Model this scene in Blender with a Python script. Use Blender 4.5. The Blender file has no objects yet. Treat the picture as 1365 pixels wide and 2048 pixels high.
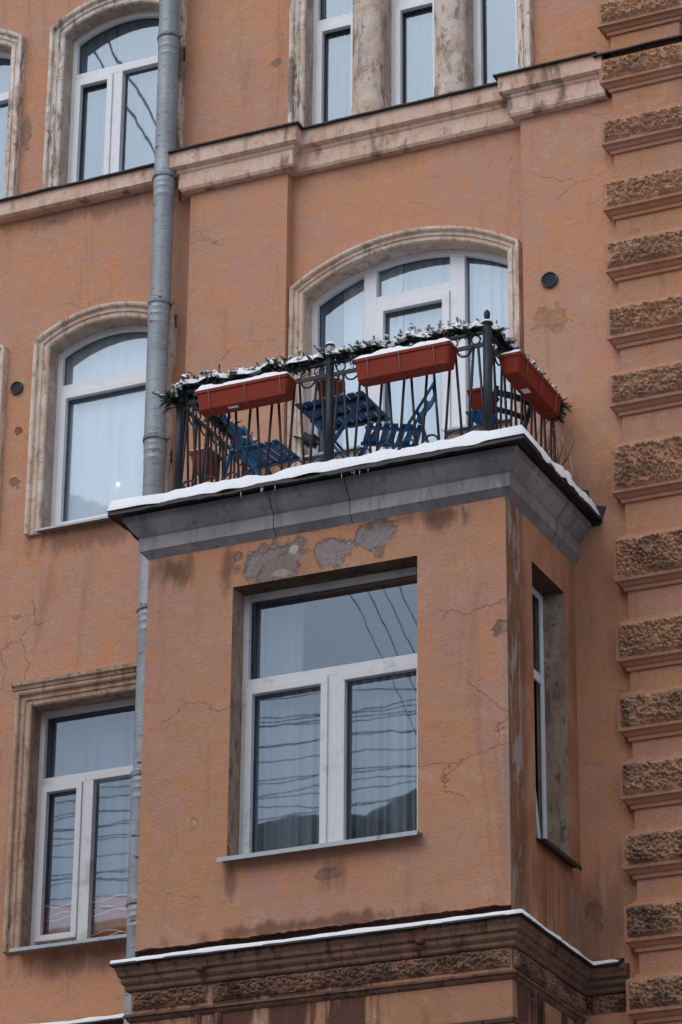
import bpy, bmesh, math, random
from mathutils import Vector, Matrix, noise
from mathutils.geometry import tessellate_polygon
random.seed(7)
R = math.radians
sc = bpy.context.scene
col = sc.collection

# ------------------------------------------------------------------ camera
cam_d = bpy.data.cameras.new("camera")
cam_d.sensor_fit = 'HORIZONTAL'; cam_d.sensor_width = 36.0; cam_d.lens = 170.468
cam_d.clip_start = 0.5; cam_d.clip_end = 600
cam = bpy.data.objects.new("camera", cam_d); col.objects.link(cam)
cam.location = (10.6608, -23.0, 1.6)
cam.rotation_euler = (1.9916889, -0.0076645, 0.4306023)
sc.camera = cam

# ------------------------------------------------------------------ sky, sun, exposure
SUN_EL, SUN_ROT = R(48), R(200)
world = bpy.data.worlds.new("World"); sc.world = world; world.use_nodes = True
wn = world.node_tree.nodes; wl = world.node_tree.links
sky = wn.new('ShaderNodeTexSky'); sky.sky_type = 'NISHITA'; sky.sun_disc = False
sky.sun_elevation = SUN_EL; sky.sun_rotation = SUN_ROT
sky.air_density = 1.0; sky.dust_density = 1.5; sky.ozone_density = 3.0
hs = wn.new('ShaderNodeHueSaturation'); hs.inputs['Saturation'].default_value = 0.46
wl.new(sky.outputs[0], hs.inputs['Color'])
bg = wn['Background']; bg.inputs['Strength'].default_value = 0.12
wl.new(hs.outputs[0], bg.inputs['Color'])
sd = bpy.data.lights.new("sun", 'SUN'); sd.energy = 0.5; sd.angle = R(50); sd.color = (1.0, 0.98, 0.95)
sun = bpy.data.objects.new("sun", sd); col.objects.link(sun)
sv = Vector((math.sin(SUN_ROT)*math.cos(SUN_EL), math.cos(SUN_ROT)*math.cos(SUN_EL), math.sin(SUN_EL)))
sun.rotation_euler = sv.to_track_quat('Z', 'Y').to_euler()
sun.location = (0, -20, 40)
sc.view_settings.view_transform = 'Standard'; sc.view_settings.look = 'None'
sc.view_settings.gamma = 1.0; sc.view_settings.use_curve_mapping = False
sc.view_settings.exposure = 0.62
sc.render.engine = 'CYCLES'
sc.cycles.max_bounces = 6; sc.cycles.transparent_max_bounces = 12
sc.cycles.use_denoising = True

# ------------------------------------------------------------------ node helper
class NT:
    def __init__(s, name):
        s.m = bpy.data.materials.new(name); s.m.use_nodes = True
        s.t = s.m.node_tree; s.n = s.t.nodes; s.l = s.t.links
        s.p = s.n['Principled BSDF']; s.out = s.n['Material Output']
        s._pos = None
    def set(s, sock, v):
        if isinstance(v, bpy.types.NodeSocket): s.l.new(v, sock)
        elif v is not None:
            if hasattr(sock.default_value, '__len__') and len(sock.default_value) == 4 and len(v) == 3: v = (*v, 1)
            sock.default_value = v
    def pos(s):
        if s._pos is None: s._pos = s.n.new('ShaderNodeNewGeometry').outputs['Position']
        return s._pos
    def objpos(s): return s.n.new('ShaderNodeTexCoord').outputs['Object']
    def math(s, op, a, b=None, clamp=False):
        n = s.n.new('ShaderNodeMath'); n.operation = op; n.use_clamp = clamp
        s.set(n.inputs[0], a)
        if b is not None: s.set(n.inputs[1], b)
        return n.outputs[0]
    def vmul(s, v, k):
        n = s.n.new('ShaderNodeVectorMath'); n.operation = 'MULTIPLY'; s.set(n.inputs[0], v); n.inputs[1].default_value = k
        return n.outputs[0]
    def vadd(s, v, k):
        n = s.n.new('ShaderNodeVectorMath'); n.operation = 'ADD'; s.set(n.inputs[0], v); s.set(n.inputs[1], k)
        return n.outputs[0]
    def noise(s, v, scale, detail=4, rough=0.55, dist=0.0, out='Fac'):
        n = s.n.new('ShaderNodeTexNoise'); s.set(n.inputs['Vector'], v)
        n.inputs['Scale'].default_value = scale; n.inputs['Detail'].default_value = detail
        n.inputs['Roughness'].default_value = rough; n.inputs['Distortion'].default_value = dist
        return n.outputs[out]
    def vor(s, v, scale, feature='F1'):
        n = s.n.new('ShaderNodeTexVoronoi'); n.feature = feature; s.set(n.inputs['Vector'], v); n.inputs['Scale'].default_value = scale
        return n.outputs['Distance']
    def step(s, v, a, b, lo=0.0, hi=1.0):
        n = s.n.new('ShaderNodeMapRange'); n.interpolation_type = 'SMOOTHSTEP'
        s.set(n.inputs['Value'], v); n.inputs['From Min'].default_value = a; n.inputs['From Max'].default_value = b
        n.inputs['To Min'].default_value = lo; n.inputs['To Max'].default_value = hi
        return n.outputs[0]
    def mix(s, f, a, b, mode='MIX'):
        n = s.n.new('ShaderNodeMix'); n.data_type = 'RGBA'; n.blend_type = mode
        s.set(n.inputs[0], f); s.set(n.inputs[6], a); s.set(n.inputs[7], b)
        return n.outputs[2]
    def xyz(s, v):
        n = s.n.new('ShaderNodeSeparateXYZ'); s.set(n.inputs[0], v); return n.outputs
    def bump(s, h, strength=0.3, dist=0.01, normal=None):
        n = s.n.new('ShaderNodeBump'); n.inputs['Strength'].default_value = strength; n.inputs['Distance'].default_value = dist
        s.set(n.inputs['Height'], h)
        if normal is not None: s.set(n.inputs['Normal'], normal)
        return n.outputs[0]
    def finish(s, color, rough=0.8, normal=None, metallic=0.0, spec=0.3):
        s.set(s.p.inputs['Base Color'], color); s.set(s.p.inputs['Roughness'], rough)
        s.set(s.p.inputs['Metallic'], metallic); s.set(s.p.inputs['Specular IOR Level'], spec)
        if normal is not None: s.l.new(normal, s.p.inputs['Normal'])
        return s.m

def lin(r, g, b):
    f = lambda c: c/12.92 if c <= 0.04045 else ((c+0.055)/1.055)**2.4
    return (f(r/255), f(g/255), f(b/255))

def ellipse(t, cx, cz, rx, rz, nz, soft=0.25):
    """mask of a patch with a ragged noisy outline"""
    x, y, z = t.xyz(t.pos())
    dx = t.math('MULTIPLY', t.math('SUBTRACT', x, cx), 1/rx)
    dz = t.math('MULTIPLY', t.math('SUBTRACT', z, cz), 1/rz)
    d = t.math('SQRT', t.math('ADD', t.math('MULTIPLY', dx, dx), t.math('MULTIPLY', dz, dz)))
    d = t.math('ADD', d, nz)
    return t.step(d, 1.0, 1.0-soft)

STUCCO_A = lin(199, 148, 115); STUCCO_B = lin(192, 147, 127); STUCCO_C = lin(206, 145, 103)
def stucco(name, patches=(), smears=(), grime=0.5, wet=0.0, scale=1.0, light=1.0):
    t = NT(name); p = t.pos()
    n1 = t.noise(p, 0.9, 5, 0.6, 1.2); n2 = t.noise(t.vadd(p, (7, 3, 5)), 2.3, 6, 0.65, 1.5)
    n3 = t.noise(p, 60, 4, 0.7); n4 = t.noise(t.vmul(p, (3.2, 3.2, 0.4)), 1.2, 6, 0.65, 0.9)
    n7 = t.noise(t.vadd(p, (1, 8, 3)), 6.5, 6, .7, 1.0)
    k = lambda c: tuple(v*light for v in c)
    c = t.mix(t.step(n1, 0.35, 0.62), k(STUCCO_A), k(STUCCO_B))
    c = t.mix(t.step(n2, 0.50, 0.70, 0, 0.9), c, k(STUCCO_C))
    c = t.mix(t.step(n2, 0.46, 0.30, 0, 0.42), c, lin(196, 164, 144))         # rubbed pinkish wash
    c = t.mix(t.step(n7, 0.54, 0.72, 0, 0.28), c, lin(150, 112, 92))
    c = t.mix(t.step(n7, 0.46, 0.28, 0, 0.30), c, lin(212, 172, 146))
    c = t.mix(t.math('MULTIPLY', t.step(n3, 0.35, 0.75), 0.26), c, lin(110, 76, 60))
    # long rain streaks
    c = t.mix(t.step(n4, 0.54, 0.74, 0, grime*0.55), c, lin(112, 80, 62))
    # sooty blotches
    n5 = t.noise(t.vadd(p, (3, 1, 9)), 1.7, 8, 0.75, 0.6)
    c = t.mix(t.step(n5, 0.60, 0.76, 0, grime*0.6), c, lin(108, 84, 72))
    if wet:
        n6 = t.noise(t.vmul(p, (2.6, 2.6, 0.28)), 1.6, 4, 0.6)
        c = t.mix(t.step(n6, 0.47, 0.56, 0, wet), c, lin(70, 48, 40))
    rag = t.math('MULTIPLY', t.math('SUBTRACT', t.noise(p, 5.5, 9, 0.68, .4), 0.5), 3.4)
    fin = t.noise(p, 28, 5, 0.7)
    bare = None
    for (cx, cz, rx, rz, rgb, amt) in patches:
        mk = t.math('MULTIPLY', ellipse(t, cx, cz, rx, rz, rag, 0.30), amt)
        cc = t.mix(t.step(fin, 0.35, 0.65), tuple(0.72*v for v in lin(*rgb)), lin(*rgb))
        c = t.mix(mk, c, cc)
        bare = mk if bare is None else t.math('MAXIMUM', bare, mk)
    if smears:
        rag2 = t.math('MULTIPLY', t.math('SUBTRACT', t.noise(t.vmul(p, (3, 3, 0.9)), 1.7, 6, 0.66, .8), 0.5), 2.6)
        for (cx, cz, rx, rz, rgb, amt) in smears:
            mk = t.math('MULTIPLY', ellipse(t, cx, cz, rx, rz, rag2, 0.8), amt)
            c = t.mix(mk, c, lin(*rgb))
    # hairline cracks
    wob = t.vadd(p, t.vmul(t.noise(p, 2.5, 5, 0.6, 0, 'Color'), (0.5, 0.5, 0.35)))
    cr = t.vor(t.vmul(wob, (0.8, 0.8, 1.25)), 1.25, 'DISTANCE_TO_EDGE')
    crm = t.math('MULTIPLY', t.step(cr, 0.005, 0.001), t.step(t.noise(t.vadd(p, (11, 2, 4)), 1.1, 2), 0.58, 0.67))
    c = t.mix(t.math('MULTIPLY', crm, 0.32), c, lin(74, 52, 44))
    h = t.math('ADD', t.math('MULTIPLY', n3, 0.5), t.math('MULTIPLY', t.noise(p, 9, 6, 0.65), 1.2))
    h = t.math('SUBTRACT', h, t.math('MULTIPLY', crm, 1.2))
    if bare is not None: h = t.math('SUBTRACT', h, t.math('MULTIPLY', bare, 1.6))
    h = t.math('ADD', h, t.math('MULTIPLY', t.noise(t.vadd(p, (2, 2, 2)), 34, 3, .6), .55))
    return t.finish(c, 0.92, t.bump(h, 0.75, 0.014), spec=0.15)

def trim_mat(name, a, b, dirt, amt=0.6, vscale=(3, 3, 0.7), drips=None):
    """weathered limewash: pale ground, orange wash left in places, soot and flaking"""
    t = NT(name); p = t.pos()
    n1 = t.noise(p, 3.2, 6, 0.7, 0.8); n2 = t.noise(t.vmul(p, vscale), 4.0, 7, 0.7)
    n3 = t.noise(p, 55, 4, 0.7); n4 = t.noise(t.vadd(p, (4, 9, 2)), 16, 6, 0.7)
    c = t.mix(t.step(n1, 0.38, 0.62), a, b)
    c = t.mix(t.step(n2, 0.50, 0.66, 0, amt), c, dirt)
    c = t.mix(t.step(n4, 0.56, 0.66, 0, amt*0.8), c, tuple(0.6*v for v in dirt))
    if drips:       # black soot patches and runs
        n5 = t.noise(t.vmul(t.vadd(p, (drips, 2, 6)), (3.4, 3.4, 1.3)), 1.5, 5, .55)
        c = t.mix(t.step(n5, .54, .66, 0, .7), c, lin(84, 72, 66))
    c = t.mix(t.math('MULTIPLY', n3, 0.2), c, dirt)
    h = t.math('ADD', t.math('MULTIPLY', n3, 0.4), t.math('MULTIPLY', n4, 0.9))
    return t.finish(c, 0.9, t.bump(h, 0.5, 0.008), spec=0.15)

GREY = (124, 112, 106)
M = {}
M['wall'] = stucco('stucco_wall', patches=[(-3.43, 17.62, 0.06, 0.2, GREY, 0.6), (-0.75, 17.72, 0.06, 0.05, GREY, 0.6), (-3.33, 14.42, 0.05, 0.05, (110, 84, 70), .8),
        (-3.36, 13.9, 0.07, 0.06, (120, 92, 80), .6), (-3.1, 16.55, .05, .03, (150, 150, 150), .8)],
        smears=[(-2.5, 13.22, 0.75, 0.16, (96, 74, 62), 0.55), (-2.5, 9.25, 0.8, 0.18, (92, 70, 58), 0.6), (-2.6, 16.6, 1.1, 0.14, (110, 84, 68), 0.45)], grime=0.55)
M['pilaster'] = stucco('stucco_pilaster', patches=[(1.98, 14.42, 0.16, 0.12, (142, 108, 88), 0.35), (2.03, 14.30, 0.05, .05, GREY, .4), (2.22, 9.10, 0.10, 0.08, (122, 92, 76), 0.5),
        (2.26, 8.98, .05, .07, (128, 110, 100), .5)],
        smears=[(2.3, 12.7, 0.4, 0.35, (128, 96, 78), 0.4), (2.3, 9.0, 0.5, 0.6, (100, 74, 60), 0.5)], grime=0.5)
M['recess'] = stucco('stucco_recess', smears=[(0.6, 16.35, 1.2, 0.12, (150, 112, 92), 0.35)], grime=0.35)
M['bay_wall'] = stucco('stucco_bay', light=.88, patches=[  # whole bay stucco darkened to stand in for the dimmer light lower down
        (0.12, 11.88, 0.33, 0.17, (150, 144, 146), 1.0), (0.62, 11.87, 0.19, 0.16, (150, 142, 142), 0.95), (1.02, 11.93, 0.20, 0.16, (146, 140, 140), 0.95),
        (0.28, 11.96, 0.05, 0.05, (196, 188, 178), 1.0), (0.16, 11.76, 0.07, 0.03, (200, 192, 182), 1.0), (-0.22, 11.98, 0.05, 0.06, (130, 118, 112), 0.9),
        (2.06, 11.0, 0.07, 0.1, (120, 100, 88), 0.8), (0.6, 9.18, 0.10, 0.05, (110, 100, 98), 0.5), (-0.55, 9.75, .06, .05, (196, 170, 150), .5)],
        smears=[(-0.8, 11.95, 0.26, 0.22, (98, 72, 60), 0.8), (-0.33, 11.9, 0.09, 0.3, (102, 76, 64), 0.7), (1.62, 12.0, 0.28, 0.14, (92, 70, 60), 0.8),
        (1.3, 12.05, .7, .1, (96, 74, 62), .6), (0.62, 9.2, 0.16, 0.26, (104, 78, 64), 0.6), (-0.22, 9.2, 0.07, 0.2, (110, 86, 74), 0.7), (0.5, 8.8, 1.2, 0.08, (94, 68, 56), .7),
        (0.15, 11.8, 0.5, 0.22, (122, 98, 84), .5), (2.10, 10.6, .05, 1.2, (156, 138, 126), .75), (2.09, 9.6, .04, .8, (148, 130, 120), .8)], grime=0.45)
# the bay's return wall carries white lime scars and a dark damp corner band
def return_wall():
    t = NT('stucco_return'); p = t.pos(); x, y, z = t.xyz(p)
    n1 = t.noise(p, 1.1, 5, 0.6, 1.0); n3 = t.noise(p, 60, 4, 0.7)
    c = t.mix(t.step(n1, 0.35, 0.65), tuple(.9*v for v in STUCCO_A), lin(164, 112, 84))
    w = t.math('ADD', y, t.math('MULTIPLY', t.math('SUBTRACT', t.noise(t.vmul(p, (1, 1, .5)), 3.0, 5), 0.5), 0.35))
    c = t.mix(t.step(w, -1.05, -1.22, 0, 0.75), c, lin(118, 86, 66))
    sc_ = t.noise(t.vmul(p, (1, 5, 1.2)), 2.2, 7, 0.7, 0.6)
    lm = t.math('MULTIPLY', t.step(sc_, 0.50, 0.57), t.step(t.math('ABSOLUTE', t.math('ADD', y, 1.34)), 0.20, 0.05))
    c = t.mix(t.math('MULTIPLY', lm, 0.8), c, lin(176, 164, 156))
    st = t.noise(t.vmul(p, (1, 8, 0.6)), 1.6, 6, 0.7)
    lo = t.math('MULTIPLY', t.step(st, 0.46, 0.62), t.step(z, 9.5, 9.0))
    c = t.mix(t.math('MULTIPLY', lo, 0.65), c, lin(104, 78, 66))
    gp = t.math('MULTIPLY', t.step(t.noise(p, 4, 8, .75), .55, .6), t.math('MULTIPLY', t.step(z, 9.45, 9.25), t.step(y, -.55, -.35)))
    c = t.mix(t.math('MULTIPLY', gp, .8), c, lin(140, 128, 120))
    c = t.mix(t.math('MULTIPLY', t.step(n3, .35, .75), .2), c, lin(96, 64, 48))
    h = t.math('ADD', t.math('MULTIPLY', n3, .5), t.math('MULTIPLY', t.noise(p, 9, 6, .65), 1.3))
    return t.finish(c, .92, t.bump(h, .5, .012), spec=.15)
M['return'] = return_wall()
M['reveal'] = trim_mat('weathered_reveal', lin(176, 154, 136), lin(154, 128, 110), lin(92, 76, 68), 0.75, (3, 3, 1.2))
M['reveal_pale'] = trim_mat('limewashed_reveal', lin(208, 194, 180), lin(186, 164, 146), lin(112, 94, 84), 0.5)
M['soffit'] = trim_mat('shaded_soffit', lin(112, 92, 78), lin(86, 70, 60), lin(48, 40, 36), 0.6, (3, 3, 3))  # dark plaster colour stands for shade under lintels and in the base gap
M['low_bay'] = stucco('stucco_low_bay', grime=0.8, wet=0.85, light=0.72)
M['casing'] = trim_mat('old_casing', lin(228, 212, 198), lin(212, 184, 162), lin(124, 102, 90), 0.62)
M['casing_old'] = trim_mat('flaking_casing', lin(232, 224, 216), lin(208, 188, 170), lin(110, 86, 76), 0.8, (5, 5, 1.0), 8)
M['casing_low'] = trim_mat('grimy_casing', lin(198, 174, 154), lin(178, 148, 126), lin(98, 78, 68), 0.7)
M['band'] = trim_mat('cornice_plaster', lin(224, 198, 182), lin(216, 178, 156), lin(132, 110, 98), 0.5, (2.5, 2.5, .6), 3)
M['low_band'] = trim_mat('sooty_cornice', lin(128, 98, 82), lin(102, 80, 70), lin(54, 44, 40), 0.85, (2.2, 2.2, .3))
M['column'] = trim_mat('flaking_column', lin(212, 202, 192), lin(196, 172, 154), lin(120, 98, 88), 0.7, (2.5, 2.5, .8), 5)
M['quoin'] = stucco('stucco_quoin', grime=0.6, light=0.86)
def rough_stone(name, a, b, soot):
    t = NT(name); p = t.pos()
    n1 = t.noise(p, 2.2, 5, .65, .5); n2 = t.noise(p, 26, 6, .7); n3 = t.noise(t.vadd(p, (5, 5, 1)), 3.2, 6, .7, .6)
    c = t.mix(t.step(n1, .35, .65), a, b)
    x, y, z = t.xyz(p)
    c = t.mix(t.math('MULTIPLY', t.step(n3, .44, .66), t.step(z, 17.0, 10.0, .12, .72)), c, soot)
    c = t.mix(t.step(n2, .58, .72, 0, .35), c, tuple(.9*v for v in soot))
    return t.finish(c, .95, t.bump(t.math('ADD', t.noise(p, 70, 4, .7), n2), .7, .012), spec=.1)
M['rough'] = rough_stone('rough_cast_stone', lin(200, 158, 128), lin(180, 146, 122), lin(78, 68, 64))
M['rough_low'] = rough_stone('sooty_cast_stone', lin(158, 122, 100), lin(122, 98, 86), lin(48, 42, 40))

def simple(name, c, rough=.6, var=.15, scale=12, bump=.0, spec=.3, metallic=0., c2=None, amt=.5, lo=.52, hi=.66):
    t = NT(name); p = t.objpos()
    n = t.noise(p, scale, 6, .65)
    d = tuple(v*(1-var) for v in c); u = tuple(min(1, v*(1+var)) for v in c)
    cc = t.mix(n, d, u)
    if c2: cc = t.mix(t.step(t.noise(t.vadd(p, (3, 3, 8)), scale*.6, 8, .75, .5), lo, hi, 0, amt), cc, c2)
    nm = t.bump(t.noise(p, scale*5, 5, .7), bump, .004) if bump else None
    return t.finish(cc, rough, nm, metallic, spec)
M['pvc'] = simple('white_pvc', lin(226, 228, 234), .45, .04, 5, c2=lin(176, 172, 170), amt=.25)
M['pvc_dirty'] = simple('streaked_white_pvc', lin(206, 208, 212), .5, .05, 5, c2=lin(140, 134, 128), amt=.5)
M['gasket'] = simple('grey_gasket', lin(84, 86, 92), .6)
M['tin'] = simple('painted_tin_sill', lin(164, 172, 176), .5, .1, 9, c2=lin(96, 92, 90), amt=.6, metallic=.3)
M['zinc'] = None
def metal_cornice():
    t = NT('grey_sheet_metal'); p = t.pos()
    n1 = t.noise(p, 1.6, 5, .6, .6); n2 = t.noise(t.vmul(p, (3, 3, 1.2)), 3, 7, .7, .4); n3 = t.noise(p, 30, 4, .6)
    c = t.mix(t.step(n1, .35, .65), lin(148, 148, 151), lin(124, 123, 126))
    c = t.mix(t.step(n2, .54, .72, 0, .5), c, lin(172, 175, 182))
    c = t.mix(t.step(n2, .46, .30, 0, .75), c, lin(100, 96, 97))
    dr = t.noise(t.vmul(p, (4, 4, .5)), 2.2, 6, .7, .4); c = t.mix(t.step(dr, .52, .68, 0, .55), c, lin(92, 88, 88))
    sp = t.noise(t.vadd(p, (2, 7, 1)), 9, 5, .7)
    c = t.mix(t.step(sp, .73, .77, 0, .9), c, lin(98, 54, 36))
    return t.finish(c, .6, t.bump(t.math('ADD', n3, t.math('MULTIPLY', n1, 6)), .25, .008), 0, .4)
M['zinc'] = metal_cornice()
M['black_tin'] = simple('black_flashing', lin(44, 42, 44), .55, .25, 8, .2, c2=lin(70, 56, 50), amt=.6)
M['bitumen'] = simple('bitumen_felt', lin(58, 58, 62), .85, .2, 20, .4)
def pipe_mat():
    t = NT('grey_pipe_paint'); p = t.pos()
    n1 = t.noise(t.vmul(p, (2, 2, 1)), 2.2, 6, .65, .6); n2 = t.noise(t.vmul(p, (3, 3, 22)), 3.0, 6, .72, .3); n3 = t.noise(t.vmul(p, (6, 6, 1.2)), 3, 5, .6)
    c = t.mix(t.step(n1, .35, .65), lin(156, 164, 169), lin(138, 146, 152))
    c = t.mix(t.step(n2, .52, .60, 0, .35), c, lin(92, 98, 102))
    c = t.mix(t.step(n2, .62, .65, 0, .75), c, lin(60, 54, 54))
    c = t.mix(t.step(n3, .56, .74, 0, .35), c, lin(150, 134, 122))
    r = t.noise(t.vadd(t.vmul(p, (5, 5, 14)), (3, 8, 2)), 1.25, 4, .55)
    c = t.mix(t.step(r, .665, .68), c, lin(98, 46, 34))
    return t.finish(c, .5, t.bump(t.math('ADD', n2, n1), .3, .006), .25, .4)
M['pipe'] = pipe_mat()
M['rust'] = simple('rusty_iron', lin(96, 56, 40), .85, .35, 30, .5)
M['clamp'] = simple('clamp_paint', lin(120, 126, 130), .6, .2, 10, .2, c2=lin(96, 60, 46), amt=.85, lo=.46, hi=.56)
M['iron'] = simple('black_railing_paint', lin(42, 46, 54), .5, .2, 14, .15, c2=lin(78, 66, 62), amt=.35)
M['bar'] = simple('bar_paint', lin(46, 44, 48), .5, .2, 14, .15, c2=lin(80, 66, 62), amt=.4)
M['vent'] = simple('grey_plastic_vent', lin(74, 80, 90), .5, .1)
M['dark'] = simple('dark_inside', lin(28, 28, 30), .9)
def plastic():
    t = NT('terracotta_plastic'); p = t.objpos()
    n = t.noise(p, 6, 5, .6); n2 = t.noise(t.vmul(p, (2, 2, .6)), 9, 6, .7)
    c = t.mix(n, lin(124, 40, 23), lin(142, 50, 32)); c = t.mix(t.step(n2, .56, .75, 0, .45), c, lin(98, 44, 34))
    return t.finish(c, .55, t.bump(n2, .12, .004), 0, .2)
M['terra'] = plastic()
M['wire'] = simple('galvanised_wire', lin(120, 112, 108), .5, .2, 20, metallic=.4)
M['blue'] = simple('blue_painted_wood', lin(33, 97, 144), .55, .18, 16, .2, c2=lin(26, 72, 112), amt=.6)
M['navy'] = simple('dark_blue_wood', lin(32, 52, 78), .6, .2, 14, .2)
def snow_mat():
    t = NT('fresh_snow'); p = t.pos()
    n = t.noise(p, 22, 6, .65); n2 = t.noise(p, 110, 3, .6)
    c = t.mix(n, (.80, .82, .86), (.90, .91, .93))
    t.p.inputs['Subsurface Weight'].default_value = .25; t.p.inputs['Subsurface Radius'].default_value = (.03, .04, .05); t.p.inputs['Subsurface Scale'].default_value = .3
    return t.finish(c, .7, t.bump(t.math('ADD', n, t.math('MULTIPLY', n2, .4)), .45, .012), spec=.2)
M['snow'] = snow_mat()
M['needle'] = simple('dark_green_needles', lin(38, 56, 46), .6, .5, 30)
M['twig'] = simple('brown_twig', lin(74, 54, 44), .8, .3, 20)
M['curtain'] = None
def cloth(name, c, trans=.35):
    t = NT(name); p = t.pos()
    n = t.noise(t.vmul(p, (14, 14, .3)), 1.5, 4, .6)
    cc = t.mix(n, tuple(.86*v for v in c), c)
    t.p.inputs['Transmission Weight'].default_value = 0
    return t.finish(cc, .9, None, spec=.05)
M['curtain'] = cloth('white_sheer', lin(196, 202, 206)); M['curtain_grey'] = cloth('grey_blind', lin(104, 108, 112)); M['curtain_sheer'] = cloth('pale_sheer', lin(168, 176, 182)); M['curtain_net'] = cloth('dim_net', lin(124, 130, 138)); M['curtain_dim'] = cloth('dim_drape', lin(118, 124, 132))
def glass():
    t = NT('window_glass'); p = t.pos()
    gl = t.n.new('ShaderNodeBsdfGlossy'); gl.inputs['Roughness'].default_value = 0.015; gl.inputs['Color'].default_value = (.68, .84, 1, 1)
    tr = t.n.new('ShaderNodeBsdfTransparent'); tr.inputs['Color'].default_value = (.86, .90, .92, 1)
    fr = t.n.new('ShaderNodeLayerWeight'); fr.inputs['Blend'].default_value = .5
    n = t.noise(t.vmul(p, (1, 1, .7)), 2.4, 2, .5)
    bp = t.bump(n, .022, .02); t.l.new(bp, gl.inputs['Normal'])
    f = t.math('ADD', t.math('MULTIPLY', t.math('POWER', fr.outputs['Facing'], 4.0), .6), 0.15, True)
    mx = t.n.new('ShaderNodeMixShader'); t.l.new(f, mx.inputs[0]); t.l.new(tr.outputs[0], mx.inputs[1]); t.l.new(gl.outputs[0], mx.inputs[2])
    t.l.new(mx.outputs[0], t.out.inputs['Surface']); t.n.remove(t.p)
    return t.m
M['glass'] = glass()
M['brown_cloth'] = cloth('brown_cloth', lin(176, 112, 80)); M['ice'] = simple('icicle_ice', (.7, .75, .8), .15, .05)
M['lampglass'] = simple('frosted_lamp_glass', lin(196, 200, 204), .3, .08)
t = NT('lit_bulb'); t.p.inputs['Emission Color'].default_value = (1, .82, .55, 1); t.p.inputs['Emission Strength'].default_value = 8; M['bulb'] = t.m
M['cable'] = simple('black_cable', lin(26, 26, 28), .6); M['white_cable'] = simple('white_cable', lin(190, 190, 188), .5)
M['street'] = simple('slushy_street', (.25, .25, .26), .9, .4, .6, .4)
M['opp'] = stucco('opposite_wall', grime=.5, light=.9)
M['opp_roof'] = simple('opposite_roof', lin(112, 124, 122), .6, .3, 1.5)
M['feather'] = simple('pigeon_feather', lin(36, 40, 44), .7, .3, 18)

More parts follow.
